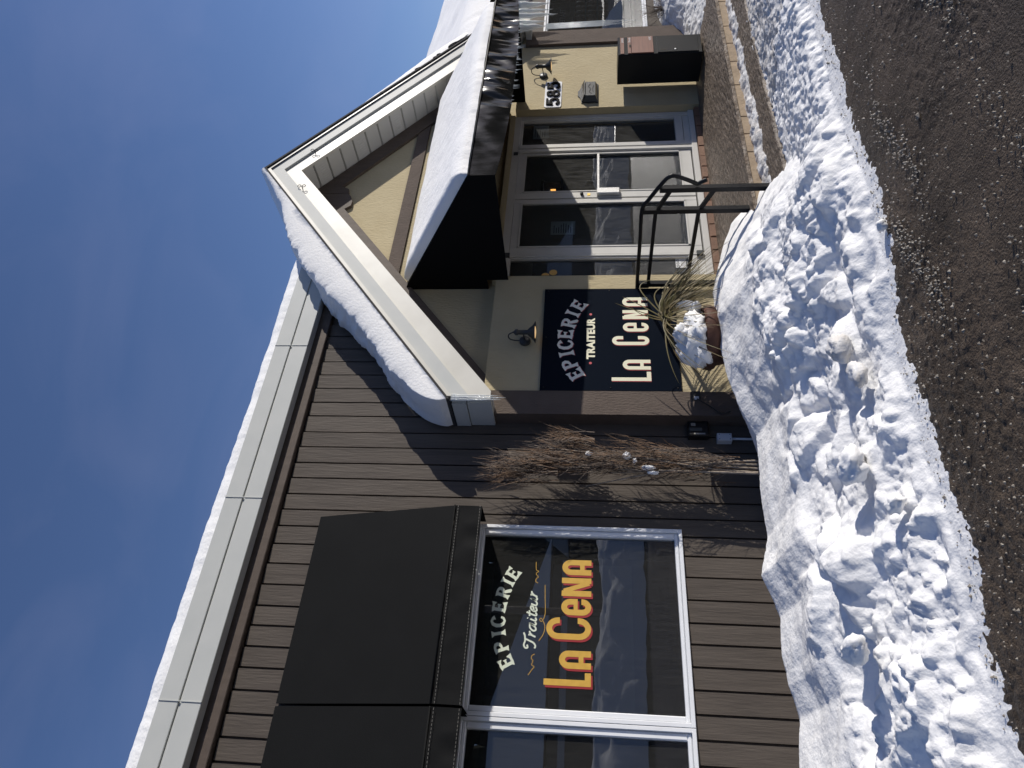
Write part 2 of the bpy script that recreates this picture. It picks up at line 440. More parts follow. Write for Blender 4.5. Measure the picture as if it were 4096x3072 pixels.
def glyph(ch, w_, h, t):
    """strokes of condensed rounded capitals in a w x h cell -> list of (points, widths)"""
    x0, x1 = t / 2, w_ - t / 2; r = (x1 - x0) / 2; cx = w_ / 2; rz = min(r * 1.15, h / 2 - t)
    if ch == 'L': return [([(x0, 0), (x0, h)], t), ([(t, t / 2), (w_, t / 2)], t)]
    if ch == 'A': return [([(x0, 0)] + arc(cx, h - t / 2 - rz, r, rz, 180, 0, 10) + [(x1, 0)], t), ([(t, h * .31), (w_ - t, h * .31)], t * .8)]
    if ch == 'C': return [([(x1, h * .70)] + arc(cx, h - t / 2 - rz, r, rz, 0, 180, 10) + arc(cx, t / 2 + rz, r, rz, 180, 360, 10) + [(x1, h * .30)], t)]
    rb_ = min(rz, h * .21)
    if ch == 'e': return [([(t, h * .52), (w_ - t, h * .52)], t * .7), ([(x1, h * .52 - t * .35)] + arc(cx, h - t / 2 - rz, r, rz, 0, 180, 10) + arc(cx, t / 2 + rb_, r, rb_, 180, 360, 10) + [(x1, t / 2 + rb_ + .006)], t)]
    if ch == 'N': return [([(x0, 0), (x0, h)], t), ([(x1, 0), (x1, h)], t), ([(t * .9, h * .93), (w_ - t * .9, h * .07)], t * .8)]
    return []
def serif(ch):
    """flared serif capitals in a unit cell centred on 0"""
    S = []
    st = ([(-.27, -.5), (-.24, -.32), (-.24, .32), (-.27, .5)], [.36, .21, .21, .36])
    if ch == 'E': S = [st, ([(-.13, .42), (.12, .42), (.34, .40)], [.15, .15, .34]), ([(-.13, .02), (.08, .02), (.2, .02)], [.15, .13, .28]), ([(-.10, -.42), (.14, -.42), (.40, -.36)], [.15, .17, .36])]
    if ch == 'I': S = [([(0, -.5), (0, -.3), (0, .3), (0, .5)], [.44, .2, .2, .44])]
    if ch == 'P': S = [st, ([(-.14, .43), (.08, .43), (.24, .33), (.27, .2), (.2, .06), (.04, -.02), (-.14, -.04)], [.15, .15, .2, .22, .2, .15, .13])]
    if ch == 'R': S = [st, ([(-.14, .43), (.08, .43), (.22, .35), (.25, .23), (.18, .09), (.02, .03), (-.14, .02)], [.15, .15, .2, .22, .2, .14, .12]), ([(.03, -.04), (.17, -.24), (.28, -.42), (.42, -.5)], [.2, .22, .24, .12])]
    if ch == 'C': S = [([(.34, .22), (.26, .38), (.05, .47), (-.18, .36), (-.30, .12), (-.30, -.14), (-.18, -.36), (.05, -.47), (.27, -.38), (.36, -.2)], [.30, .17, .14, .2, .23, .23, .2, .14, .15, .14])]
    return S
def put_text(mb, strokes, ox, oz, sx, sz, y, rot=0.0, dx=0, dz=0):
    ca, sa = math.cos(rot), math.sin(rot)
    for k, (pts, wd) in enumerate(strokes):
        q = [(ox + dx + (px * sx) * ca - (pz * sz) * sa, oz + dz + (px * sx) * sa + (pz * sz) * ca) for px, pz in pts]
        f = (sx + sz) / 2
        ribbon(mb, q, [a * f for a in wd] if isinstance(wd, (list, tuple)) else wd * f, y - 0.00015 * k)
def block_text(mb, word, boxes, z0, t, y, dx=0, dz=0, caps=None):
    for ch, (xa, xb, zt) in zip(word, boxes):
        for k, (pts, wd) in enumerate(glyph(ch, xb - xa, zt - z0, t)):
            ribbon(mb, [(xa + dx + p, z0 + dz + q) for p, q in pts], wd, y - 0.00015 * k)
def font_mesh(body, size, name, m, parent, x, y, z, offset=0.0, extrude=0.0, width=None, sx=1.0, mirror=False, space=1.0):
    cu = bpy.data.curves.new('tmp_text', 'FONT')
    cu.body = body; cu.size = size; cu.offset = offset; cu.extrude = extrude; cu.space_character = space; cu.align_x = 'CENTER'; cu.align_y = 'CENTER'
    ob = bpy.data.objects.new('tmp_text', cu); COL.objects.link(ob)
    bpy.context.view_layer.update()
    me = bpy.data.meshes.new_from_object(ob.evaluated_get(bpy.context.evaluated_depsgraph_get()))
    bpy.data.objects.remove(ob); bpy.data.curves.remove(cu)
    co = [v.co.copy() for v in me.vertices]
    w0 = max(c.x for c in co) - min(c.x for c in co); xm = (max(c.x for c in co) + min(c.x for c in co)) / 2
    h0 = (max(c.y for c in co) + min(c.y for c in co)) / 2
    k = (width / w0) if width else sx
    if mirror: k = -k
    mb = MB()
    mb.add([(x + (c.x - xm) * k, y - c.z, z + c.y - h0) for c in co], [tuple(p.vertices) for p in me.polygons])
    bpy.data.meshes.remove(me)
    return mb.build(name, m, parent)

YL, YP, YD, YF = 5.72, 5.575, 5.71, 5.30

# ============================================================ GROUND
def land_z(x, y=5.6): return 0.12 + 0.07 * (y - 4.44) / 1.16 + 0 * x
xs = np.linspace(-1.5, 9.5, 1000); ys = np.linspace(0.9, 4.1, 320)
X, Y = np.meshgrid(xs, ys, indexing='ij')
rough = .30 + .70 * sstep(-.15, .2, fbm(X * .9, Y * 1.6, 3, 4))
Z = 0.016 * fbm(X * 2.2, Y * 3.0, 4, 1) + rough * (0.010 * fbm(X * 13, Y * 18, 3, 3) + .012 * fbm(X * 40, Y * 40, 2, 6)) - 0.010
edge = np.minimum.reduce([sstep(-1.5, -1.2, X), sstep(9.5, 9.2, X), sstep(0.9, 1.2, Y)])
Z = Z * edge - 0.004 - .10 * sstep(3.1, 3.9, Y) - .12 * (1 - edge)
far = MB()
far.add([(-150, -150, -0.16), (150, -150, -0.16), (150, 150, -0.16), (-150, 150, -0.16)], [(0, 1, 2, 3)])
o = far.build('ground', 'asphalt'); struct(o)
o = grid_obj('asphalt_lot', X, Y, Z, 'asphalt'); struct(o, 'wet gritty asphalt of the parking lot')

# frozen slush crumbs scattered over the asphalt
mb = MB(); rr = random.Random(5)
def crumb(mb, x, y, z, s):
    n = 5; vs = [(x, y, z + s * rr.uniform(.3, .8))]
    a0 = rr.uniform(0, 6.28)
    for k in range(n):
        a = a0 + 2 * math.pi * k / n; q = s * rr.uniform(.6, 1.3)
        vs.append((x + q * math.cos(a), y + q * math.sin(a) * .8, z - .004))
    mb.add(vs, [(0, 1 + k, 1 + (k + 1) % n) for k in range(n)])
for i in range(3000):
    x = rr.uniform(-0.3, 6.2)
    y = 3.1 - abs(rr.gauss(0, 0.55)) if rr.random() < .6 else rr.uniform(1.0, 3.1)
    if y < 1.0: continue
    s = rr.choice((.003, .004, .004, .005, .008)) * rr.uniform(.6, 1.4)
    if rr.random() < .006: s *= 2.2
    crumb(mb, x, y, 0.0, s)
# plough tracks and scraped ridges
for cx, cy, L, nn in ((2.35, 1.75, .7, 120), (3.55, 1.78, .45, 330), (4.3, 1.75, .7, 200), (1.75, 1.95, .6, 160), (1.0, 2.4, .5, 60), (3.3, 2.45, .9, 260), (2.6, 2.62, .7, 260)):
    for i in range(nn):
        u = rr.gauss(0, .38) * L
        crumb(mb, cx + u, cy + rr.gauss(0, .045) + .06 * math.sin(u * 5), 0.0, rr.uniform(.003, .010))
o = mb.build('slush_crumbs', 'ice_grit'); tag(o, 'frozen slush crumbs scattered over the dark asphalt', 'slush', kind='stuff')

# ploughed bank on the left, feathering out to the right
xs = np.linspace(-1.2, 5.9, 640); ys = np.linspace(2.45, 5.75, 330)
X, Y = np.meshgrid(xs, ys, indexing='ij')
XE = X + np.clip(4.92 - Y, 0, 2) * .85 * sstep(3.7, 4.5, X)
hc = np.interp(XE, [-1.2, .5, .73, 1.01, 1.19, 1.63, 1.91, 2.19, 2.63, 3.03, 3.33, 3.65, 4.2, 4.7, 5.1, 5.43, 5.7, 5.93],
               [.34, .33, .31, .26, .30, .29, .36, .285, .28, .265, .37, .435, .49, .42, .31, .20, .06, -.09])
hc = hc + .035 * fbm(X * 3.5, Y * 0 + 1, 4, 48) * (X < 4.9)
ye = np.interp(X, [-1.2, .5, 1.4, 2.3, 2.7, 3.1, 3.5, 4.1, 4.6, 5.9], [3.16, 3.16, 3.06, 3.06, 2.95, 2.84, 2.82, 2.85, 2.82, 2.75]) + 0.11 * fbm(X * 3.2, Y * 0 + 3, 3, 8) + .05 * fbm(X * 14, Y * 14, 2, 9)
hc = hc + .02 * fbm(X * 1.6, Y * 2.6, 3, 49)
t = (Y - ye) / (4.92 - ye)
prof = np.where(t < 1, np.sign(t) * (np.abs(t) ** 0.55 * .72 + .28 * np.abs(t) ** 1.6), 1 - 0.9 * np.clip((Y - 4.92) / .8, 0, 1))
prof = np.where(t < 0, t * 0.8, prof)
base = np.where(t < 0, t * .3, hc * prof)
d1, i1 = worley(X * 3.1 + .35 * fbm(X * 4, Y * 4, 3, 40), Y * 3.1 + .35 * fbm(X * 4, Y * 4, 3, 41), 1)
d2, i2 = worley(X * 7.5 + .3 * fbm(X * 9, Y * 9, 2, 42), Y * 7.5, 2)
d3, i3 = worley(X * 19, Y * 19, 3)
front = sstep(0, .07, t) * (1 - sstep(.50, .78, t + .22 * fbm(X * 1.3, Y * 1.3, 3, 47)))
crestband = sstep(.45, .7, t) * (1 - sstep(.98, 1.05, t) * .7)
sel = sstep(-.12, .18, fbm(X * 1.1, Y * 1.3, 3, 45))
lump = (.72 - .34 * sstep(3.0, 3.8, X)) * front * (0.15 * (i1 - .35) * sstep(0, .38, d1) + (.25 + .75 * sel) * (0.075 * (i2 - .35) * sstep(0, .32, d2) + .024 * (i3 - .3) * sstep(0, .3, d3)))
rid = front * 0.15 * fbm(X * 1.5, Y * 3.0, 6, 20, .52) + 0.014 * fbm(X * 30, Y * 30, 3, 22) * sstep(0, .05, t) * (1 - .75 * crestband)
smooth_ = crestband * (0.10 * fbm(X * 1.6, Y * 2.3, 4, 24) * (1 - .7 * sstep(.9, 1, t)) + .012 * fbm(X * 9, Y * 9, 3, 26))
scoop = -0.12 * front * np.exp(-((X - 1.0) ** 2) / .05 - ((Y - 3.95) ** 2) / .03) - 0.10 * front * np.exp(-((X - 2.6) ** 2) / .10 - ((Y - 3.9) ** 2) / .02) + .09 * front * np.exp(-((X - 1.55) ** 2) / .06 - ((Y - 3.75) ** 2) / .03)
fade = sstep(-.2, .1, hc)
Z = base + (lump + rid + scoop) * (0.35 + 1.0 * np.clip(hc / .33, 0, 1)) + smooth_
# thin trampled snow continuing to the right in front of the steps
thin = 0.055 + 0.06 * fbm(X * 5, Y * 7, 5, 30, .65) + .032 * fbm(X * 24, Y * 24, 3, 33)
thin = thin * 1.0 - 0.13 * sstep(-.12, .12, (ye - Y)) - .085 * sstep(3.2, 3.9, Y) - .35 * sstep(3.90, 3.98, Y)
side = sstep(3.7, 4.5, X)
thin = np.where(X > 3.6, thin, -1)
Z = np.maximum(Z, thin)
Z = np.where((Y > 3.94) & (X > 5.45), -.3, Z)
# sits over the steps where it buries them
floor_ = np.where(Y > 4.0, .27, np.where(Y > 3.6, .12, 0))
keep = Z > -0.115
o = grid_obj('snow_bank', X, Y, np.maximum(Z, -.13), 'snow_bank', keep)
struct(o, 'ploughed snow bank between the asphalt and the shop front')

# right continuation of the trampled snow strip
xs = np.linspace(5.85, 13.5, 520); ys = np.linspace(2.3, 3.98, 130)
X, Y = np.meshgrid(xs, ys, indexing='ij')
ye = 2.75 + .03 * (X - 5.9) + .16 * fbm(X * 2.2, Y * 0, 3, 50)
Z = 0.06 + 0.06 * fbm(X * 5, Y * 7, 5, 30, .65) + .032 * fbm(X * 24, Y * 24, 3, 33) - 0.13 * sstep(-.15, .15, ye - Y) - .085 * sstep(3.2, 3.9, Y)
o = grid_obj('trampled_snow', X, Y, np.maximum(Z, -.13), 'slush', Z > -.12); struct(o, 'trampled snow strip in front of the steps')
# snow lying on the lower tread against the stone riser
xs = np.linspace(4.3, 12, 560); ys = np.linspace(3.94, 4.46, 60)
X, Y = np.meshgrid(xs, ys, indexing='ij')
Z = -.017 + .075 * sstep(4.12, 4.34, Y) * (.65 + 1.0 * fbm(X * 2.5, Y * 3, 3, 61)) + .045 * fbm(X * 14, Y * 14, 4, 62) - .03
o = grid_obj('step_snow', X, Y, Z, 'slush', Z > -.024); tag(o, 'thin snow lying on the lower step against the stone riser', 'snow')
# drift at the right end, against the wall and on the landing
xs = np.linspace(8.4, 15.0, 420); ys = np.linspace(4.44, 5.72, 120)
X, Y = np.meshgrid(xs, ys, indexing='ij')
hw = np.interp(X, [8.4, 9.3, 9.8, 10.1, 10.5, 11.2, 12, 15], [-.12, .0, .05, .10, .28, .40, .45, .5])
Z = land_z(X, Y) - .005 + hw * sstep(4.6, 5.35, Y) + (.06 * fbm(X * 3, Y * 4, 5, 70, .6) + .03) * sstep(9.0, 9.9, X) + .025 * fbm(X * 17, Y * 17, 3, 72) - .12 * (1 - sstep(8.7, 9.6, X)) * (1 - sstep(.25, .6, 1.0 - np.abs(Y - 4.85) * 1.2)) - .05 * (1 - sstep(4.5, 4.7, Y))
o = grid_obj('drift', X, Y, Z, 'snow', Z > land_z(X, Y) - .03); struct(o, 'snow drift against the right wing wall')

# landing and steps
mb = MB()
n = 12
xa = [4.0 + (15.0 - 4.0) * i / n for i in range(n + 1)]
for i in range(n):
    a, b = xa[i], xa[i + 1]; za, zb = .19 + .018, .12
    mb.add([(a, 4.43, zb), (b, 4.43, zb), (b, 5.9, za), (a, 5.9, za), (a, 4.43, zb - .035), (b, 4.43, zb - .035)], [(0, 1, 2, 3), (0, 4, 5, 1)])
o = mb.build('landing', 'stamped'); struct(o, 'stamped concrete landing before the doors')
mb = MB(); rr = random.Random(3); x = 4.2
while x < 14:
    L = rr.choice((.28, .36, .44, .55)); z1 = .084
    mb.bbox(x + .004, x + L - .004, 4.445, 4.6, -.06, z1, .006); x += L
o = mb.build('stone_riser', 'stone'); struct(o, 'tan stone blocks facing the landing step')
mb = MB(); mb.box(4.1, 15, 4.46, 4.66, -.1, .083).box(4.1, 15, 3.96, 4.48, -.14, -.05)
mb.build('step_core', 'mortar'); struct(bpy.data.objects['step_core'])
xs = np.linspace(4.1, 14, 900); vs = np.linspace(0, 1, 26)
X, V = np.meshgrid(xs, vs, indexing='ij')
ef = 3.93 + .035 * fbm(X * 6, V * 0, 5, 81, .6)
Y = ef + (4.46 - ef) * np.clip((V - .12) / .88, 0, 1) - .012 * np.clip(1 - V / .12, 0, 1)
Z = -.010 + .008 * fbm(X * 12, Y * 12, 3, 80) - .16 * np.clip(1 - V / .12, 0, 1) ** 1.5 + .01 * fbm(X * 40, V * 30, 2, 84) * (V < .2)
o = grid_obj('lower_step', X, Y, Z, 'stamped'); struct(o, 'lower stamped concrete step')

# ============================================================ BUILDING
B = thing('shop_building', 'brown board shop with a cream gabled porch under snow', 'building', (6.9, 6.5, 0))
def board_wall(xlist, z0, z1, yf=YL):
    mb = MB(); rr = random.Random(2)
    for a, b in zip(xlist[:-1], xlist[1:]):
        lo, hi = min(a, b), max(a, b)
        yy = yf + rr.uniform(-.002, .004)
        # each board tapers a little towards its lapped left edge
        mb.add([(lo + .004, yf + .012, z0), (hi - .016, yy, z0), (hi - .016, yy, z1), (lo + .004, yf + .012, z1),
                (hi - .016, yf + .045, z0), (hi - .016, yf + .045, z1), (lo + .004, yf + .045, z0), (lo + .004, yf + .045, z1)],
               [(0, 1, 2, 3), (1, 4, 5, 2), (6, 0, 3, 7)])
    mb.box(min(xlist), max(xlist), yf + .04, yf + .12, z0, z1)
    return mb
left_boards = [3.86, 3.70, 3.514, 3.349, 3.178, 3.018, 2.853, 2.698, 2.539]
for (a, b, z0, z1) in ((0, 8, -.1, 4.30),):
    board_wall(left_boards, -.1, 4.30).build('siding_wall', 'siding', B)
bl = [2.539, 2.370, 2.190, 2.005, 1.824, 1.661, 1.494, 1.330, 1.162, .993, .827, .66, .49, .32, .15, -.02, -.19, -.36, -.53, -.70, -.87, -1.04, -1.21, -1.38, -1.55]
board_wall(bl, -.1, .80).build('siding_wall', 'siding', B)
board_wall(bl, 2.49, 4.30).build('siding_wall', 'siding', B)
rb = [10.2 + .17 * i for i in range(22)]
board_wall(rb, -.1, .74).build('siding_wall', 'siding', B)
board_wall(rb, 2.28, 2.75).build('siding_wall', 'siding', B)
board_wall([10.2, 10.37, 10.52], .735, 2.285).build('siding_wall', 'siding', B)
s0 = (5.026 - 2.447) / (6.94 - 3.66)
mb = MB(); x = 3.86
while x < 6.0:
    zl = 2.447 + s0 * (x - 3.66) + .30
    mb.add([(x + .004, YL + .012, zl), (x + .152, YL, zl), (x + .152, YL, 4.32), (x + .004, YL + .012, 4.32), (x + .152, YL + .045, zl), (x + .152, YL + .045, 4.32)], [(0, 1, 2, 3), (1, 4, 5, 2)])
    x += .168
mb.prism([(3.5, 2.6), (6.1, 4.66), (6.1, 4.75), (3.5, 4.75)], YL + .04, YL + .08)
mb.build('siding_wall', 'siding', B)
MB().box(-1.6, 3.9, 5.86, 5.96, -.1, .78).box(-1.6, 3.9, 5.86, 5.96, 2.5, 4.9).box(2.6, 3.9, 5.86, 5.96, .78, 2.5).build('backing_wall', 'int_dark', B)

# lower porch wall (stands 14 cm proud), with the door recess
mb = MB()
mb.box(3.64, 5.405, YP, 5.84, -.1, 2.56)
mb.box(8.415, 10.27, YP, 5.84, -.1, 2.55)
mb.box(5.405, 8.415, YP + .08, 5.84, 2.556, 2.62)
mb.build('porch_wall', 'stucco', B)
# gable wall, flush with the main wall
mb = MB(); mb.prism([(3.60, 2.54), (10.27, 2.54), (10.27, 2.55), (6.94, 5.05)], YL - .005, YL + .12)
mb.build('gable_wall', 'stucco', B)
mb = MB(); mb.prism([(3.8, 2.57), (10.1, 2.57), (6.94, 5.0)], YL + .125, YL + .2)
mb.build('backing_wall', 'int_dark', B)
# brown beam, rake trims, ridge knee
MB().box(4.55, 9.4, YL - .03, YL + .02, 3.69, 3.84).build('gable_beam', 'column', B)
def slab(x0, z0, x1, z1, w_, y0, y1):   # parallelogram below the line
    return [(x0, z0), (x1, z1), (x1, z1 - w_), (x0, z0 - w_)]
sl, sr = (5.026 - 2.447) / (6.94 - 3.66), (5.026 - 2.447) / (10.22 - 6.94)
mb = MB()
mb.prism([(3.66, 2.447), (6.94, 5.026), (6.94, 4.55), (6.89, 4.505), (6.80, 4.47), (6.72, 4.47), (6.66, 4.54), (3.66, 2.18)], YL - .045, YL + .01)
mb.build('rake_trim', 'trim', B)
mb = MB()
mb.prism([(6.945, 5.026), (10.22, 2.447), (10.22, 2.2), (7.08, 4.66), (7.03, 4.56), (6.945, 4.55)], YL - .045, YL + .01)
mb.build('rake_trim', 'trim', B)
# brown corner columns
MB().box(3.632, 3.893, 5.553, 5.86, -.1, 2.53).build('corner_column', 'column', B)
MB().box(9.915, 10.27, 5.53, 5.86, -.1, 2.5).build('corner_column', 'column', B)

# gable roof
def rake_prof(zoff0, zoff1):
    """band following both rakes between two vertical offsets above the soffit line"""
    return zoff0, zoff1
AX, AZ = 6.94, 5.03
XL_, ZL_ = 3.66, 2.447
XR_, ZR_ = 10.22, 2.447
def band(mb, o0, o1, y0, y1, side, endx=0.0, flat=0.06):
    if side < 0:
        ex, ez = XL_ - endx, ZL_
        s_ = (AZ - ZL_) / (AX - XL_)
        zb = ez - s_ * endx
        poly = [(AX, AZ + o0), (AX, AZ + o1), (ex, zb + o1), (ex, max(zb + o0, ZL_ if o0 <= .01 else zb + o0)), (ex + .09, ZL_ + o0 if o0 <= .01 else zb + s_ * .09 + o0)]
    else:
        ex, ez = XR_ + endx, ZR_
        s_ = (AZ - ZR_) / (XR_ - AX)
        zb = ez - s_ * endx
        poly = [(AX, AZ + o1), (AX, AZ + o0), (ex - .09, ZR_ + o0 if o0 <= .01 else zb + s_ * .09 + o0), (ex, max(zb + o0, ZR_ if o0 <= .01 else zb + o0)), (ex, zb + o1)]
    mb.prism(poly, y0, y1)
mbL = MB(); mbU = MB(); mbE = MB(); mbS = MB(); mbR = MB(); mbD = MB()
for sd_ in (-1, 1):
    # lower fascia band: slightly bulging
    band(mbL, 0.0, .215, YF + .012, YF + .05, sd_, .035)
    band(mbU, .205, .375, YF - .012, YF + .05, sd_, .03)
    band(mbE if sd_ < 0 else mbD, .37, .415, YF - .030, YF + .05, sd_, .03)
mbL.build('rake_fascia', 'cream_alu', B); mbU.build('rake_fascia', 'white', B); mbE.build('drip_edge', 'cream_alu', B); mbD.build('drip_edge', 'dark_metal', B)
# soffit with grooves
for sd_ in (-1, 1):
    mb = MB(); ex = XL_ if sd_ < 0 else XR_; n = 20
    for i in range(n):
        a0, a1 = i / n, (i + 1) / n - .006
        x0, x1 = AX + (ex - AX) * a0, AX + (ex - AX) * a1
        z0, z1 = AZ + (ZL_ - AZ) * a0 + .02, AZ + (ZL_ - AZ) * a1 + .02
        mb.add([(x0, YF + .05, z0), (x1, YF + .05, z1), (x1, YL + .01, z1), (x0, YL + .01, z0), (x0, YF + .05, z0 + .02), (x1, YF + .05, z1 + .02), (x1, YL + .01, z1 + .02), (x0, YL + .01, z0 + .02)],
               [(0, 3, 2, 1), (4, 5, 6, 7), (0, 1, 5, 4), (1, 2, 6, 5), (3, 7, 6, 2), (0, 4, 7, 3)])
        if i % 3 == 1:      # vented strip: fine ribs
            for k in range(9):
                t_ = .15 + .09 * k
                xx0, xx1 = x0 + (x1 - x0) * .25, x0 + (x1 - x0) * .75; zz0, zz1 = z0 + (z1 - z0) * .25, z0 + (z1 - z0) * .75
                yy = YF + .05 + (YL - YF - .05) * t_
                mb.add([(xx0, yy, zz0 - .002), (xx1, yy, zz1 - .002), (xx1, yy + .012, zz1 - .008), (xx0, yy + .012, zz0 - .008)], [(0, 1, 2, 3)])
    mb.build('soffit', 'soffit', B)
mb = MB()
mb.prism([(AX, AZ + .01 + .06), (AX, AZ + .40), (XL_ - .03, ZL_ + .375), (XL_ - .03, ZL_ + .05)], YF + .05, YL + .02)
mb.prism([(AX, AZ + .40), (AX, AZ + .07), (XR_ + .03, ZR_ + .05), (XR_ + .03, ZR_ + .375)], YF + .05, YL + .02)
mb.prism([(AX, AZ + .40), (AX, AZ - .2), (5.9, 4.0), (5.9, 4.62)], YL + .02, 9.5)
mb.prism([(AX, AZ - .2), (AX, AZ + .40), (10.22, 2.85), (10.22, 2.3)], YL + .02, 9.5)
mb.build('roof_deck', 'int_dark', B)
mb = MB()   # shingles
for sd_ in (-1, 1):
    ex = XL_ - .07 if sd_ < 0 else XR_ + .07
    s_ = (AZ - ZL_) / (AX - XL_)
    ez = AZ - s_ * abs(AX - ex)
    mb.add([(AX, YF - .045, AZ + .418), (ex, YF - .045, ez + .418), (ex, YL + .0, ez + .418), (AX, YL + .0, AZ + .418),
            (AX, YF - .045, AZ + .448), (ex, YF - .045, ez + .448), (ex, YL + .0, ez + .448), (AX, YL + .0, AZ + .448)],
           [(0, 1, 2, 3), (4, 7, 6, 5), (0, 4, 5, 1), (1, 5, 6, 2)])
    hx = 5.9 if sd_ < 0 else XR_ + .07
    hz = AZ - s_ * abs(AX - hx)
    mb.add([(AX, YL, AZ + .448), (hx, YL, hz + .448), (hx, 9.5, hz + .448), (AX, 9.5, AZ + .448)], [(0, 3, 2, 1)])
mb.build('roof', 'shingle', B)
# fascia returns (boxed ends)
mb = MB(); mb.box(3.604, 3.66, YF + .05, YL - .002, 2.44, 2.66).box(3.594, 3.65, YF + .05, YL - .002, 2.668, 2.80)
mb.box(3.64, 3.70, YF + .05, YL, 2.436, 2.50)
mb.build('fascia_return', 'white', B)
mb = MB(); mb.box(10.22, 10.276, YF + .05, YL - .002, 2.44, 2.66).box(10.23, 10.286, YF + .05, YL - .002, 2.668, 2.80).box(10.05, 10.24, YF + .04, YL, 2.42, 2.50)
mb.box(9.93, 9.99, YL - .16, YL, 2.42, 2.62)
mb.build('fascia_return', 'white', B)

# left wing eave: brown trim, two white metal bands, flat roof
MB().bbox(-1.6, 5.9, YL - .045, YL + .035, 4.315, 4.478, .006).build('eave_trim', 'trim', B)
mb = MB()
mb.bbox(-1.6, 6.0, 5.575, 5.9, 4.44, 4.600, .004)
mb.bbox(-1.6, 6.0, 5.590, 5.9, 4.602, 4.622, .002)
mb.bbox(-1.6, 6.0, 5.575, 5.9, 4.624, 4.785, .004)
for xx in (1.02, 2.72, 4.45):
    mb.box(xx, xx + .006, 5.569, 5.58, 4.44, 4.785)
mb.build('eave_fascia', 'white', B)
MB().box(-1.6, 6.0, 5.9, 9.5, 4.60, 4.74).build('flat_roof', 'shingle', B)
# right wing eave
mb = MB(); mb.box(10.3, 15, 5.30, 5.42, 2.74, 2.94).build('eave_fascia', 'white', B)
MB().prism_x([(5.32, 2.95), (5.32, 2.75), (5.9, 2.75), (10.0, 5.2), (10.0, 5.6)], 9.8, 20).build('roof', 'shingle', B)

# ---------------- windows
def window(name, x0, x1, z0, z1, fw=.062, label=None, interior=True):
    W = MB()
    W.bbox(x0, x1, YL - .022, YL + .07, z0, z0 + .030, .003); W.bbox(x0, x1, YL - .022, YL + .07, z1 - .03, z1, .003)
    W.bbox(x0, x0 + .03, YL - .022, YL + .07, z0 + .03, z1 - .03, .003); W.bbox(x1 - .03, x1, YL - .022, YL + .07, z0 + .03, z1 - .03, .003)
    o_ = W.build('window', 'vinyl', B)
    F = MB()
    a0, a1, b0, b1 = x0 + .032, x1 - .032, z0 + .032, z1 - .032
    ff = fw - .032
    F.bbox(a0, a1, YL - .004, YL + .06, b0, b0 + ff, .008); F.bbox(a0, a1, YL - .004, YL + .06, b1 - ff, b1, .008)
    F.bbox(a0, a0 + ff + .015, YL - .004, YL + .06, b0 + ff, b1 - ff, .008); F.bbox(a1 - ff - .02, a1, YL - .004, YL + .06, b0 + ff, b1 - ff, .008)
    F.build('frame', 'vinyl', o_)
    G = MB(); G.quad((x0 + .05, YL + .03, z0 + .05), (x1 - .05, YL + .03, z0 + .05), (x1 - .05, YL + .03, z1 - .05), (x0 + .05, YL + .03, z1 - .05))
    G.build('pane', 'glass', o_)
    return o_
W1 = window('window', 1.062, 2.588, .782, 2.502)
W2 = window('window', -.46, 1.058, .782, 2.502)
W3 = window('window', 10.52, 12.6, .74, 2.285)
# dark shop behind the panes
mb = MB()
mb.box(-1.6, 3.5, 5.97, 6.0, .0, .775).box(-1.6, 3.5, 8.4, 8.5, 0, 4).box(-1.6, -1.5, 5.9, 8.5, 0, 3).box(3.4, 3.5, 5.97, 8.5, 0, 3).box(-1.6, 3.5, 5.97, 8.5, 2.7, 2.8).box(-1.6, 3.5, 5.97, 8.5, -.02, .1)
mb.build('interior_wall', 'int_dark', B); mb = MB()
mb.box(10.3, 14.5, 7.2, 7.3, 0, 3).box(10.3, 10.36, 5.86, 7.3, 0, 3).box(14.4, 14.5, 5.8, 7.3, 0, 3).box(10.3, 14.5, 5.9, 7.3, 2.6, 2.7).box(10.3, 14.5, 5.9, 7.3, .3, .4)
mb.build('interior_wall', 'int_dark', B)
MB().box(1.14, 2.30, YL + .105, YL + .115, 1.20, 1.76).build('display_panel', 'int_grey', B)  # display panel added close behind the pane to catch the lettering's shadows
# painted lettering on the pane
gy = YL + .027
epi = [('E', 1.464, 2.184), ('P', 1.579, 2.231), ('I', 1.680, 2.258), ('C', 1.772, 2.269), ('E', 1.894, 2.269), ('R', 2.012, 2.244), ('I', 2.101, 2.214), ('E', 2.176, 2.175)]
def arc_word(mb, data, y, h, dx=0, dz=0, tilt=1.0):
    xm = (data[0][1] + data[-1][1]) / 2; half = (data[-1][1] - data[0][1]) / 2
    for ch, x_, z_ in data:
        put_text(mb, [(p_, [q_ * 1.14 for q_ in w_]) for p_, w_ in serif(ch)], x_, z_, h * .90, h, y, -R(30) * tilt * (x_ - xm) / half, dx, dz)
mb = MB(); arc_word(mb, epi, gy, .112); mb.build('lettering', 'mint_ink', W1)
boxes = [(1.313, 1.411, 1.888), (1.438, 1.573, 1.776), (1.656, 1.826, 1.884), (1.847, 1.979, 1.770), (2.001, 2.153, 1.770), (2.178, 2.308, 1.770)]
mb = MB(); block_text(mb, 'LACeNA', boxes, 1.531, .046, gy - .001); mb.build('lettering', 'gold_ink', W1)
mb = MB(); block_text(mb, 'LACeNA', boxes, 1.531, .046, gy, -.017, -.013); mb.build('lettering', 'red_ink', W1)
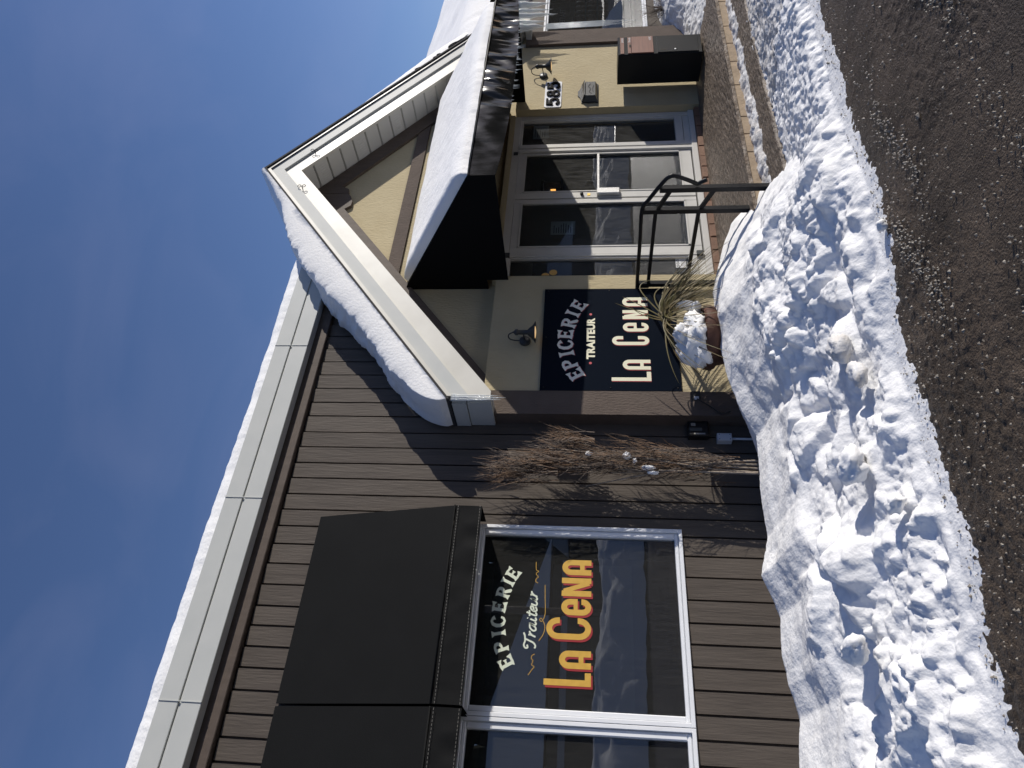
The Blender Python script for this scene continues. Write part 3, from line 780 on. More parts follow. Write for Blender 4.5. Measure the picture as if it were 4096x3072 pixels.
# script word with flourishes
def smooth_pts(p, n=6):
    out = []
    for i in range(len(p) - 1):
        a = p[max(i - 1, 0)]; b = p[i]; c = p[i + 1]; d = p[min(i + 2, len(p) - 1)]
        for k in range(n):
            t_ = k / n
            out.append(tuple(0.5 * ((2 * b[q]) + (-a[q] + c[q]) * t_ + (2 * a[q] - 5 * b[q] + 4 * c[q] - d[q]) * t_ ** 2 + (-a[q] + 3 * b[q] - 3 * c[q] + d[q]) * t_ ** 3) for q in (0, 1)))
    out.append(p[-1]); return out
SCR = {'T': [[(.95, 1.18), (.75, 1.05), (.35, 1.0), (.05, 1.1), (-.15, .95), (-.1, .72), (.1, .78)], [(.52, 1.05), (.42, .6), (.32, .2), (.12, -.02), (-.08, .06)]],
       'r': [[(.1, .62), (.2, .6), (.14, .3), (.08, 0)], [(.14, .3), (.3, .55), (.45, .6)]],
       'a': [[(.5, .6), (.25, .6), (.05, .3), (.12, .02), (.35, .1), (.55, .6), (.48, .2), (.58, 0), (.72, .12)]],
       'i': [[(.2, .6), (.12, .15), (.22, 0), (.36, .12)], [(.22, .82), (.25, .9)]],
       't': [[(.3, 1.0), (.14, .15), (.24, 0), (.38, .12)], [(.02, .68), (.48, .72)]],
       'e': [[(.08, .3), (.36, .36), (.4, .58), (.2, .58), (.05, .25), (.16, .0), (.42, .14)]],
       'u': [[(.12, .6), (.05, .15), (.2, .0), (.42, .2), (.52, .6), (.46, .18), (.56, 0), (.7, .12)]]}
mb = MB(); cx_ = 1.585; hh = .088; k = 0
for ch, adv in zip('Traiteur', (.62, .42, .62, .34, .36, .42, .60, .4)):
    for st in SCR[ch]:
        q = smooth_pts(st, 4)
        ribbon(mb, [(cx_ + p[0] * hh * 1.18 + p[1] * hh * .12, 1.965 + p[1] * hh * .92) for p in q], .0135, gy - .0001 * k); k += 1
    cx_ += adv * hh * 1.32
mb.build('lettering', 'mint_ink', W1)
mb = MB(); k = 0
for st in ([(1.637, 1.938), (1.69, 1.905), (1.75, 1.895), (1.80, 1.915), (1.815, 1.93), (1.80, 1.938), (1.79, 1.92), (1.85, 1.897), (1.97, 1.902), (2.086, 1.907)],
           [(1.535, 1.965), (1.522, 1.985), (1.50, 1.99), (1.485, 1.975), (1.455, 1.985), (1.44, 1.965), (1.42, 1.98), (1.377, 2.008)],
           [(2.10, 1.965), (2.115, 1.985), (2.14, 1.98), (2.15, 1.965), (2.18, 1.985), (2.20, 1.965), (2.215, 1.985), (2.28, 1.989)]):
    ribbon(mb, smooth_pts(st, 5), .004, gy - .0001 * k); k += 1
mb.build('flourish', 'gold_ink', W1)
# mirrored shop word and jars behind the right window
font_mesh('TRAITEUR', .12, 'lettering', 'ink_white', W3, 11.2, YL + .12, 2.02, mirror=True)
mb = MB(); rr = random.Random(8)
for row in range(3):
    for i in range(12):
        x = 10.8 + i * .15; mb.lathe([(0, 0), (.055, 0), (.06, .1), (.05, .13), (.05, .16), (0, .16)], (x, 6.05, 1.30 + row * .19), seg=10)
o = mb.build('jar_row', 'jar'); tag(o, 'brown jars stacked on a shelf behind the right window', 'jars')
mb = MB(); mb.box(10.6, 12.8, 5.9, 6.2, 1.26, 1.295).box(10.6, 12.8, 5.9, 6.2, .9, .93); o = mb.build('display_shelf', 'int_grey'); tag(o, 'dim display shelf behind the right window pane', 'shelf')

# ---------------- doors
DF = MB()
zb, zt = .285, 2.56
DF.bbox(5.41, 8.41, YD - .035, YD + .05, 2.47, 2.555, .004)          # head
DF.bbox(5.395, 5.425, YD - .03, YD + .05, zb, 2.47, .004)
DF.bbox(8.335, 8.41, YD - .035, YD + .05, zb, 2.47, .004)
DF.bbox(5.80, 5.832, YD - .035, YD + .05, zb, 2.47, .004)            # post between left sidelight and door
DF.bbox(7.645, 7.70, YD - .050, YD + .05, zb, 2.47, .006); DF.bbox(7.715, 7.79, YD - .050, YD + .05, zb, 2.47, .006)
DF.bbox(5.40, 8.41, YD - .06, YD + .05, .255, .325, .006)            # sill
DF.build('door_frame', 'doorpaint', B)
for kx, (a0, a1) in enumerate(((5.425, 5.80), (7.79, 8.335))):
    S_ = MB()
    S_.bbox(a0, a1, YD - .02, YD + .04, .325, .40, .003); S_.bbox(a0, a1, YD - .028, YD + .04, .405, .50, .003)
    S_.bbox(a0, a1, YD - .02, YD + .04, 2.445, 2.47, .003); S_.bbox(a1 - .025, a1, YD - .02, YD + .04, .50, 2.445, .003); S_.bbox(a0, a0 + .02, YD - .02, YD + .04, .50, 2.445, .003)
    o_ = S_.build('sidelight', 'doorpaint', B)
    MB().quad((a0, YD + .01, .45), (a1, YD + .01, .45), (a1, YD + .01, 2.46), (a0, YD + .01, 2.46)).build('pane', 'door_glass', o_)
def door(x0, x1, g0, g1, right):
    D = MB()
    D.bbox(x0, g0, YD - .025, YD + .02, .34, 2.465, .003); D.bbox(g1, x1, YD - .025, YD + .02, .34, 2.465, .003)
    D.bbox(g0, g1, YD - .025, YD + .02, .34, .462, .003); D.bbox(g0, g1, YD - .025, YD + .02, 2.381, 2.465, .003)
    o_ = D.build('door', 'doorpaint', B)
    MB().quad((g0, YD + .004, .45), (g1, YD + .004, .45), (g1, YD + .004, 2.39), (g0, YD + .004, 2.39)).build('pane', 'door_glass', o_)
    MB().bbox(g0, g0 + .02, YD - .032, YD - .024, .462, 2.381, .002).bbox(g1 - .02, g1, YD - .032, YD - .024, .462, 2.381, .002).bbox(g0, g1, YD - .032, YD - .0245, .462, .485, .002).bbox(g0, g1, YD - .032, YD - .0245, 2.36, 2.381, .002).build('glazing_bead', 'doorpaint', o_)
    return o_
D1 = door(5.838, 6.762, 5.95, 6.70, False)
D2 = door(6.782, 7.64, 6.887, 7.615, True)
MB().bbox(6.88, 7.56, YD - .060, YD - .040, 1.455, 1.485, .004).build('push_bar', 'alu', D2)
MB().bbox(6.80, 6.90, YD - .075, YD - .035, 1.22, 1.49, .008).box(6.82, 6.87, YD - .04, YD - .02, 1.25, 1.29).box(6.82, 6.87, YD - .04, YD - .02, 1.42, 1.46).build('pull_handle', 'alu', D2)
MB().lathe([(0, -.032), (.018, -.032), (.02, -.02), (.02, .0)], (6.835, YD - .02, 1.665), 'y', 14).build('lock', 'black', D2)
MB().box(6.815, 6.855, YD - .028, YD - .022, 1.565, 1.60).build('lock_plate', 'brass', D2)
for D_, hx in ((D1, 5.80), (D1, 5.80)):
    pass
MB().box(5.785, 5.845, YD - .055, YD - .03, .345, .41).build('hinge', 'charcoal', D1)
MB().box(5.785, 5.845, YD - .055, YD - .03, 2.455, 2.515).build('hinge', 'charcoal', D1)
MB().box(7.60, 7.64, YD - .055, YD - .03, 2.475, 2.53).build('hinge', 'charcoal', D2)
mb = MB(); x = 5.41; rr = random.Random(1)
while x < 8.4:
    mb.bbox(x, x + .19, YD - .10 + rr.uniform(-.006, .004), YD + .05, .175, .252, .005); x += .20
mb.build('brick_course', 'brick', B)
mb = MB()
mb.box(5.2, 8.6, 7.3, 7.4, .2, 2.9).box(5.2, 5.3, 5.84, 7.4, .2, 2.9).box(8.55, 8.65, 5.84, 7.4, .2, 2.9).box(5.2, 8.6, 5.84, 7.4, 2.75, 2.85)
mb.build('vestibule_wall', 'int_wall', B)
MB().box(5.2, 8.6, 5.84, 7.3, .16, .19).build('vestibule_floor', 'int_grey', B)

# things in the vestibule
t = thing('wall_lantern', 'black lantern glowing inside behind the right door', 'lantern', (7.75, 6.3, 1.95))
MB().box(7.95, 8.20, 6.70, 6.72, 1.98, 2.22).box(7.95, 7.965, 6.58, 6.70, 1.98, 2.22).box(8.185, 8.20, 6.58, 6.70, 1.98, 2.22).box(7.93, 8.22, 6.56, 6.70, 2.22, 2.245).box(7.93, 8.22, 6.56, 6.70, 1.95, 1.975).build('lantern_case', 'black', t)
MB().box(8.07, 8.09, 6.62, 6.64, 2.05, 2.12).build('candle_bulb', mat('lit_candle_bulb', (.9, .5, .2), .4, emit=(1, .42, .1), estr=2.0), t)
t = thing('interior_sign', 'navy panel with two gold discs in the left sidelight', 'sign', (5.8, 5.96, .9))
MB().box(5.43, 6.05, 5.775, 5.79, .9, 2.20).build('panel', 'navy', t)
def disc(mb, x, y, z, r_, cut=None):
    n = 26; pts = [(x + r_ * math.cos(2 * math.pi * k / n), z + r_ * math.sin(2 * math.pi * k / n)) for k in range(n)]
    if cut is not None: pts = [(max(p[0], cut), p[1]) for p in pts]
    mb.add([(p[0], y, p[1]) for p in pts], [tuple(range(n))])
mb = MB(); disc(mb, 5.590, YD + .0055, 1.962, .043, 5.547); mb.build('gold_disc', 'gold', t)
mb = MB(); disc(mb, 5.540, YD + .0060, 2.046, .045, 5.547); mb.build('gold_disc', 'gold', t)
# frosted strip and clutter

def paper(name, x0, x1, z0, z1, y, label, cat='notice', m='paper', lines=7, heavy=False):
    t_ = thing(name, label, cat, ((x0 + x1) / 2, y, z0))
    MB().box(x0, x1, y, y + .0015, z0, z1).build('sheet', m, t_)
    mb_ = MB(); rr_ = random.Random(int(x0 * 100))
    for i in range(lines):
        z_ = z1 - (z1 - z0) * (.12 + .78 * i / lines)
        a_ = x0 + (x1 - x0) * .12; wd = (x1 - x0) * rr_.uniform(.4, .75)
        mb_.quad((a_, y - .0008, z_), (a_ + wd, y - .0008, z_), (a_ + wd, y - .0008, z_ - (z1 - z0) * (.05 if heavy else .03)), (a_, y - .0008, z_ - (z1 - z0) * (.05 if heavy else .03)))
    mb_.build('print', 'ink_black', t_)
    return t_
paper('notice', 6.19, 6.41, 1.735, 2.015, YD + .008, 'white notice taped inside the left door glass', lines=8)
paper('notice', 7.99, 8.27, 2.11, 2.31, YD + .014, 'printed notice at the top of the right sidelight', lines=5)
t = thing('warning_sticker', 'small white sticker with three black rings on the left sidelight', 'sticker', (5.70, YD, .52))
MB().box(5.645, 5.775, YD + .006, YD + .008, .51, .635).build('sheet', 'sticker', t)
mb = MB()
for i in range(3):
    c_ = (5.667 + .041 * i, .612)
    pts = [(c_[0] + .015 * math.cos(a * .5236), c_[1] + .015 * math.sin(a * .5236)) for a in range(13)]
    ribbon(mb, pts, .004, YD + .0045)
    ribbon(mb, [(c_[0] - .01, c_[1] + .01), (c_[0] + .01, c_[1] - .01)], .003, YD + .0040)
for i in range(5):
    mb.quad((5.66, YD + .0045, .58 - .012 * i), (5.76, YD + .0045, .58 - .012 * i), (5.76, YD + .0045, .576 - .012 * i), (5.66, YD + .0045, .576 - .012 * i))
mb.build('print', 'ink_black', t)
MB().box(5.66, 5.765, YD + .004, YD + .0055, .513, .525).build('print', 'ink_black', t)

# ============================================================ AWNINGS
def cloth_panel(p00, p10, p11, p01, nu, nv, amp=0.0, nx=(0, -1, 0), seed=0, thick=.006):
    """grid between four corners (u along first edge), pushed along nx by wrinkles, with thickness"""
    mb_ = MB(); P = [Vector(p) for p in (p00, p10, p11, p01)]; N = Vector(nx)
    for layer in (0, 1):
        vs = []
        for i in range(nu + 1):
            for j in range(nv + 1):
                u, v = i / nu, j / nv
                q = (P[0] * (1 - u) + P[1] * u) * (1 - v) + (P[3] * (1 - u) + P[2] * u) * v
                wv = amp * (float(fbm(np.array([u * nu * .33 + seed]), np.array([v * 1.3 + seed * 3]), 3, 5 + seed)[0]) * 2) * (.35 + .65 * v)
                vs.append(q + N * wv - N * (thick * layer))
        fs = []
        for i in range(nu):
            for j in range(nv):
                a = i * (nv + 1) + j
                fs.append((a, a + nv + 1, a + nv + 2, a + 1) if layer == 0 else (a + 1, a + nv + 2, a + nv + 1, a))
        mb_.add(vs, fs, True)
    return mb_
def win_awning(x0, x1, label):
    t_ = thing('window_awning', label, 'awning', ((x0 + x1) / 2, YL, 3.9), group='black awnings over the left windows')
    cloth_panel((x0, YL - .02, 3.915), (x1, YL - .02, 3.915), (x1, 5.405, 2.665), (x0, 5.405, 2.665), 10, 8, .006).build('canopy', 'awning', t_)
    cloth_panel((x0, 5.40, 2.655), (x1, 5.40, 2.655), (x1, 5.405, 2.437), (x0, 5.405, 2.437), 44, 6, .014, seed=2).build('valance', 'awning', t_)
    for xx, s_ in ((x0, 1), (x1, -1)):
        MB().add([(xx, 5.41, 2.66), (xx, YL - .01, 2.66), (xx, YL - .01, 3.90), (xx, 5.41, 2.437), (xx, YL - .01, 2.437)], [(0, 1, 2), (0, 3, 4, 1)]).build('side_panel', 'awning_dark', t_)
    MB().tube([(x0, 5.394, 2.662), (x1, 5.394, 2.662)], .007, 6).build('piping', 'awning', t_)
    n = 60
    for zz in (2.630, 2.446):
        mb_ = MB()
        for i in range(n):
            a = x0 + (x1 - x0) * i / n
            mb_.box(a, a + (x1 - x0) / n * .6, 5.380 - (.008 if zz < 2.6 else 0), 5.383 - (.008 if zz < 2.6 else 0), zz, zz + .003)
        mb_.build('stitching', 'piping', t_)
win_awning(1.068, 2.614, 'black canvas awning above the lettered window')
win_awning(-.50, 1.050, 'black canvas awning above the unlettered window at the photo edge')

t = thing('porch_awning', 'deep black entrance awning loaded with snow and glazed with ice', 'awning', (6.97, YP, 3.6))
AX0, AX1 = 5.35, 8.60
def porch_v(x): return 2.43 - .085 * math.sin(math.pi * min(1, max(0, (x - AX0) / (AX1 - AX0)))) ** .7
nu = 260; nv = 16; mb = MB()
for layer in (0, 1):
    vs = []; fs = []
    for i in range(nu + 1):
        for j in range(nv + 1):
            x = AX0 + (AX1 - AX0) * i / nu; v = j / nv
            z = 2.672 * (1 - v) + porch_v(x) * v
            wv = (.052 * float(fbm(np.array([x * 6.5 + v * .8]), np.array([v * .5]), 2, 91)[0]) + .012 * float(fbm(np.array([x * 22 + v * 2]), np.array([v * 1.2]), 2, 95)[0])) * (sstep(5.7, 6.6, np.array(x)) * .9 + .15) * math.sin(math.pi * min(v * .85 + .1, 1))
            vs.append((x, 4.20 - wv + .008 * layer, z))
    for i in range(nu):
        for j in range(nv):
            a = i * (nv + 1) + j
            fs.append((a, a + nv + 1, a + nv + 2, a + 1))
    mb.add(vs, fs, True)
mb.build('valance', 'icy_canvas', t)
cloth_panel((AX0, 5.70, 3.575), (AX1, 5.70, 3.575), (AX1, 4.20, 2.675), (AX0, 4.20, 2.675), 12, 8, .01, (0, -.5, .8)).build('canopy', 'awning', t)
def awn_side(x):
    q = MB()
    q.add([(x, 4.20, 2.675), (x, 5.72, 2.655), (x, 5.71, 3.58), (x, 5.65, 3.55), (x, 4.20, 2.43), (x, 5.575, 2.43), (x, 5.575, 2.655),
           (x + .012, 4.20, 2.675), (x + .012, 5.72, 2.655), (x + .012, 5.71, 3.58), (x + .012, 5.65, 3.55), (x + .012, 4.20, 2.43), (x + .012, 5.575, 2.43), (x + .012, 5.575, 2.655)],
          [(0, 1, 2, 3), (0, 4, 5, 6), (7, 10, 9, 8), (7, 13, 12, 11), (0, 3, 10, 7), (4, 11, 12, 5), (0, 7, 11, 4)])
    return q
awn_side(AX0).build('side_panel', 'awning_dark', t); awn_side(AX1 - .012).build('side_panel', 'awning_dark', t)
MB().tube([(AX0, 4.185, 2.678), (AX1, 4.185, 2.678)], .006, 6).build('piping', 'piping', t)
mb = MB()
for i in range(13):
    x = AX0 + .2 + i * .24
    mb.tube([(x, 4.24, 2.66), (x, 5.55, 3.56)], .012, 5)
mb.build('frame_ribs', 'black', t)

# snow on the porch awning
def slope_snow(name, x0, x1, y0, z0, y1, z1, thick, label, m='snow', nx=150, ny=60, lip=.05, seed=0, roundl=.12, roundr=.12, edgewave=.05, roundb=.05):
    """blanket between a front line (y0,z0) and a back line (y1,z1), closed and rounded at its edges"""
    us = np.linspace(0, 1, nx); vs = np.linspace(0, 1, ny)
    U, V = np.meshgrid(us, vs, indexing='ij')
    X = x0 + (x1 - x0) * U
    e = edgewave * fbm(X * 3, V * 0, 4, 100 + seed, .6)
    yy0 = y0 + e * .5
    Y = yy0 + (y1 - y0) * V; Zb = z0 + (z1 - z0) * ((Y - y0) / (y1 - y0))
    L = math.hypot(y1 - y0, z1 - z0)
    d = np.minimum.reduce([V * L / lip * .5, (X - x0) / roundl, (x1 - X) / roundr, (1 - V) * L / roundb + .12])
    th = thick * np.sqrt(np.clip(1 - (1 - np.clip(d, 0, 1)) ** 2, 0, 1)) * (1 + .35 * fbm(X * 1.2, Y * 1.5, 3, 110 + seed)) + .010 * fbm(X * 14, Y * 14, 4, 120 + seed) * np.clip(d, 0, 1)
    ny_, nz_ = -(z1 - z0) / L, (y1 - y0) / L
    o_ = grid_obj(name, X, Y + ny_ * th, Zb + nz_ * th, m)
    return tag(o_, label, 'snow')
slope_snow('awning_snow', 5.37, 8.58, 4.225, 2.70, 5.62, 3.54, .10, 'thick snow slab lying on the black entrance awning', seed=1, roundl=.10, lip=.10, edgewave=.10, roundb=.30)

# ============================================================ ROOF SNOW
# left slope of the gable
def gable_snow():
    s_ = (AZ - ZL_) / (AX - XL_); cs = 1 / math.hypot(1, s_); sn = s_ * cs
    Ltot = (AX - XL_ + .07) / cs
    us = np.linspace(0, 1, 330); vs = np.linspace(0, 1, 90)
    U, V = np.meshgrid(us, vs, indexing='ij')
    S = Ltot * (1 - U)             # distance below the ridge
    xr = AX - S * cs; zr = AZ + .448 - S * sn
    yback = np.where(zr > 4.72, 8.8, 5.70)
    yback = 5.70 + (8.8 - 5.70) * sstep(4.60, 4.80, zr)
    e = .02 * fbm(S * 6, V * 0, 4, 130, .6)
    Y = (YF - .052 + e * .3) + (yback - (YF - .05)) * V ** 1.6
    dfront = (Y - (YF - .05)) / .07
    dend = (Ltot - S) / .75
    dback = np.where(zr > 4.78, 1.0, (yback - Y) / .12 + .45)
    d = np.clip(np.minimum.reduce([dfront, dend, dback]), 0, 1)
    th = (.175 + .10 * fbm(S * 1.3, Y * 2, 3, 133)) * np.sqrt(np.clip(1 - (1 - d) ** 2, 0, 1)) + .055 * fbm(S * 7, Y * 2.5, 5, 131, .62) * d
    th = th * (1 + .55 * sstep(.5, 1.6, S) * (1 - .35 * sstep(2.6, 4.0, S))) * (.32 + .68 * sstep(.1, 1.2, S))
    slump = np.clip((Ltot - S), 0, .3)
    Xs = xr - sn * th; Zs = zr + cs * th
    return grid_obj('gable_snow', Xs, Y, Zs, 'snow')
tag(gable_snow(), 'thick snow overhanging the left rake of the porch gable', 'snow')
# small strip along the right rake
mb = None
S_ = np.linspace(0, 4.1, 200); V_ = np.linspace(0, 1, 26)
Sg, Vg = np.meshgrid(S_, V_, indexing='ij')
s_ = (AZ - ZL_) / (AX - XL_); cs = 1 / math.hypot(1, s_); sn = s_ * cs
Yg = YF - .03 + .02 * fbm(Sg * 7, Vg * 0, 3, 140) + 3.0 * Vg ** 2
th = (.06 + .16 * sstep(1.2, 3.2, Sg)) * np.sqrt(np.clip(1 - (1 - np.clip((Yg - YF + .03) / .10, 0, 1)) ** 2, 0, 1)) * sstep(.15, .6, Sg) + .02 * fbm(Sg * 9, Yg * 4, 3, 141) * sstep(.15, .6, Sg)
o = grid_obj('gable_snow', AX + Sg * cs + sn * th, Yg, AZ + .449 - Sg * sn + cs * th, 'snow')
tag(o, 'thinner snow along the right rake of the porch gable', 'snow')
# flat left wing
xs = np.linspace(-1.6, 6.3, 420); vs = np.linspace(0, 1, 60)
X, V = np.meshgrid(xs, vs, indexing='ij')
e = .03 * fbm(X * 5, V * 0, 4, 150, .6)
Y = 5.60 + e + 3.3 * V ** 2.2
d = np.clip((Y - 5.60 - e) / .10, 0, 1)
Z = 4.787 + (.135 + .06 * fbm(X * 1.1, Y * 1.5, 3, 152)) * np.sqrt(np.clip(1 - (1 - d) ** 2, 0, 1)) + .02 * fbm(X * 12, Y * 12, 4, 153) * d
o = grid_obj('flat_roof_snow', X, Y, Z, 'snow'); tag(o, 'even snow layer along the flat roof edge of the left wing', 'snow')
# right wing roof
xs = np.linspace(9.2, 21, 300); vs = np.linspace(0, 1, 120)
X, V = np.meshgrid(xs, vs, indexing='ij')
Y = 5.22 + .04 * fbm(X * 4, V * 0, 3, 160) + 3.8 * V
slope = .62
prof = np.sqrt(np.clip(1 - (1 - np.clip(V * 3.8 / .25, 0, 1)) ** 2, 0, 1)) * .30
Z = 2.95 + (Y - 5.22) * slope + prof + .10 * fbm(X * .8, Y * 1.2, 3, 161) - .9 * sstep(.80, 1.0, V) ** 2
Z = Z - .035 * (X - 13)
o = grid_obj('wing_roof_snow', X, Y, Z, 'snow'); tag(o, 'deep smooth snow covering the sloping right wing roof', 'snow')

# ============================================================ ICICLES
def icicle_mb(h, r_, seed=0, bend=.0):
    rr_ = random.Random(seed); mb_ = MB(); n = 9
    pts = []; rad = []
    for i in range(n):
        f = i / (n - 1)
        pts.append((bend * f * f + rr_.uniform(-.002, .002), rr_.uniform(-.002, .002), -h * f)); rad.append(max(r_ * (1 - f) ** .8 * rr_.uniform(.85, 1.15), .0012))
    mb_.tube(pts, rad, 7)
    return mb_
protos = [icicle_mb(1.0, .028, s, .01).build('icicle', 'ice') for s in range(2)]
def place_ic(k, x, y, z, h, fat, label, group):
    first = not protos[k].get('used')
    o_ = protos[k] if first else protos[k].copy()
    if first: protos[k]['used'] = 1
    else: COL.objects.link(o_)
    o_.location = (x, y, z); o_.scale = (fat, fat, h)
    tag(o_, label, 'icicle', group)
    return o_
rr = random.Random(12)
for i in range(46):
    u = rr.random() ** .8
    x = 6.15 + 1.95 * u
    h = rr.choice((.025, .03, .04, .05, .07))
    place_ic(i % 2, x, 4.185, porch_v(x) + .004, h, .16 + .05 * rr.random(), 'tiny icicle fringe drop on the awning valance edge', 'small icicles along the awning valance')
for i, (dx, h, f) in enumerate(((0, .50, .8), (.022, .44, .7), (-.02, .46, .6))):
    place_ic(i % 2, 3.62 + dx, YF - .012, 2.80, h, f, 'icicle hanging at the left end of the porch gable fascia', 'icicles at the left gable corner')
for i, (x, y, z, h, f) in enumerate(((10.02, 5.26, 2.62, .42, 1.6), (10.18, 5.25, 2.66, .62, 2.0), (10.36, 5.27, 2.66, .55, 1.5), (9.92, 5.28, 2.6, .40, 2.6), (10.55, 5.28, 2.64, .48, 2.2), (10.75, 5.3, 2.7, .35, 1.4))):
    place_ic(i % 2, x, y, z, h, f, 'large icicle under the right end of the porch gable', 'large icicles at the right gable corner')
# sheet ice on the right window
mb = MB(); rr = random.Random(4)
for i in range(10):
    x = 10.62 + .016 * i
    mb.tube([(x, YL - .03, 2.25), (x + .01, YL - .035, 1.6), (x + rr.uniform(0, .02), YL - .04, 1.35 - rr.uniform(0, .5))], [.008, .006, .002], 6)
o = mb.build('ice_curtain', 'ice'); tag(o, 'ribbed sheet of ice running down the right window beside the column', 'ice')

# ============================================================ SIGN, LAMPS, NUMBER PLATE, BOXES
t = thing('shop_sign', 'navy board with arched grey word and big cream LA CeNA lettering', 'sign', (4.54, YP, .706))
MB().bbox(3.897, 5.192, YP - .022, YP - .001, .706, 2.027, .002).build('board', 'sign', t)
sy = YP - .0235
epi2 = [('E', 4.087, 1.690), ('P', 4.208, 1.750), ('I', 4.332, 1.782), ('C', 4.443, 1.797), ('E', 4.581, 1.799), ('R', 4.726, 1.765), ('I', 4.851, 1.732), ('E', 4.963, 1.672)]
mb = MB(); arc_word(mb, epi2, sy - .001, .148, tilt=1.05); mb.build('lettering', 'grey_ink', t)
mb = MB(); arc_word(mb, epi2, sy, .148, -.003, -.007, tilt=1.05); mb.build('lettering', 'red_ink', t)
boxes = [(4.010, 4.118, 1.350), (4.143, 4.261, 1.243), (4.441, 4.554, 1.340), (4.612, 4.725, 1.232), (4.774, 4.892, 1.232), (4.945, 5.064, 1.232)]
mb = MB(); block_text(mb, 'LACeNA', boxes, .980, .040, sy - .001); mb.build('lettering', 'cream_ink', t)
mb = MB(); block_text(mb, 'LACeNA', boxes, .980, .040, sy, -.009, -.003); mb.build('lettering', 'red_ink', t)
font_mesh('TRAITEUR', .105, 'lettering', 'cream_ink', t, 4.529, sy, 1.548, offset=.0055, width=.523, space=1.06)
for dx_ in (4.220, 4.839):
    mb = MB(); disc(mb, dx_, sy, 1.550, .014); mb.build('dot', 'red_dot', t)
for x in (3.93, 4.54, 5.16):
    for z in (.74, 1.36, 1.99):
        if x != 4.54 or z != 1.36: MB().lathe([(0, -.005), (.007, -.004), (.008, 0)], (x, YP - .022, z), 'y', 8).build('screw', 'black', t)

def barn_lamp(x, z, label):
    """backplate centre at (x, YP, z)"""
    t_ = thing('wall_lamp', label, 'lamp', (x, YP, z), group='gooseneck barn lamps on the porch wall')
    MB().lathe([(0, -.032), (.050, -.032), (.055, -.026), (.055, 0)], (x, YP, z), 'y', 24).build('backplate', 'charcoal', t_)
    yl = YP - .15
    pts = [(x, YP - .03, z + .05)] + [(x, YP - .075 + .075 * math.cos(a) , z + .10 + .075 * math.sin(a)) for a in [R(-40 + i * 26) for i in range(8)]] 
    pts = [(x, YP - .02, z + .03), (x, YP - .025, z + .10), (x, YP - .045, z + .145), (x, YP - .085, z + .16), (x, YP - .125, z + .145), (x, yl, z + .10)]
    MB().tube(smooth_pts3(pts), .006, 8).tube([(x, YP - .03, z), (x, yl, z + .01)], .006, 8).build('arm', 'charcoal', t_)
    MB().lathe([(0, .115), (.008, .11), (.012, .10), (.030, .085), (.032, .062), (.024, .058), (.024, -.035), (.030, -.040), (.042, -.050), (.060, -.075), (.085, -.098), (.106, -.108), (.106, -.114), (.098, -.112), (.055, -.08), (.02, -.06)], (x, yl, z), 'z', 28).build('shade', 'charcoal', t_)
    MB().lathe([(0, -.120), (.03, -.118), (.06, -.112), (.05, -.09), (.02, -.07)], (x, yl, z), 'z', 18).build('bulb', 'bulb', t_)
def smooth_pts3(p, n=4):
    out = []
    for i in range(len(p) - 1):
        a = Vector(p[max(i - 1, 0)]); b = Vector(p[i]); c = Vector(p[i + 1]); d = Vector(p[min(i + 2, len(p) - 1)])
        for k in range(n):
            t_ = k / n
            out.append(0.5 * ((2 * b) + (c - a) * t_ + (2 * a - 5 * b + 4 * c - d) * t_ ** 2 + (3 * b - a - 3 * c + d) * t_ ** 3))
    out.append(Vector(p[-1])); return out
barn_lamp(4.50, 2.20, 'black gooseneck lamp above the navy shop sign')
barn_lamp(9.17, 2.215, 'black gooseneck lamp above the white 585 number plate')

t = thing('number_plate', 'white plate with thick black digits 585 beside the doors', 'sign', (8.73, YP, 1.95))
mb = MB()
def rrect(x0, x1, z0, z1, r_, n=5):
    p = []
    for cx, cz, a in ((x1 - r_, z0 + r_, 270), (x1 - r_, z1 - r_, 0), (x0 + r_, z1 - r_, 90), (x0 + r_, z0 + r_, 180)):
        p += [(cx + r_ * math.cos(R(a + 90 * i / n)), cz + r_ * math.sin(R(a + 90 * i / n))) for i in range(n + 1)]
    return p
mb.prism(rrect(8.435, 9.02, 1.955, 2.178, .03), YP - .012, YP - .001); mb.build('plate', 'plate', t)
def solid_ribbon(mb, pts, wid, yf, yb):
    a = MB(); ribbon(a, pts, wid, yf); n = len(a.v) // 2
    vs = a.v + [(p[0], yb, p[2]) for p in a.v]; m = 2 * n
    fs = list(a.f) + [(i, i + 1, i + 1 + m, i + m) for i in range(n - 1)] + [(i + n, i + n + m, i + 1 + n + m, i + 1 + n) for i in range(n - 1)]
    fs += [(0, m, n + m, n), (n - 1, 2 * n - 1, 2 * n - 1 + m, n - 1 + m)]
    mb.add(vs, fs)
DIG = {'5': [([(.42, .93), (-.30, .93)], .17), ([(-.30, 1.0), (-.34, .50)], .18), ([(-.38, .55), (-.15, .66), (.15, .64), (.36, .46), (.36, .24), (.16, .08), (-.12, .07), (-.36, .20)], .20)],
       '8': [([(.0, .53), (.22, .60), (.27, .76), (.16, .91), (-.16, .91), (-.27, .76), (-.22, .60), (.0, .53)], .16), ([(.0, .53), (.28, .42), (.35, .24), (.2, .08), (-.2, .08), (-.35, .24), (-.28, .42), (.0, .53)], .18)]}
for ch, x in zip('585', (8.545, 8.728, 8.912)):
    mb = MB()
    for k, (p, wd) in enumerate(DIG[ch]):
        q = [(x + a * .160, 1.982 + b * .170) for a, b in (smooth_pts(p, 3) if len(p) > 2 else p)]
        solid_ribbon(mb, q, wd * .165, YP - .030 - .0004 * k, YP - .0125)
    mb.build('digit', 'digit_black', t)

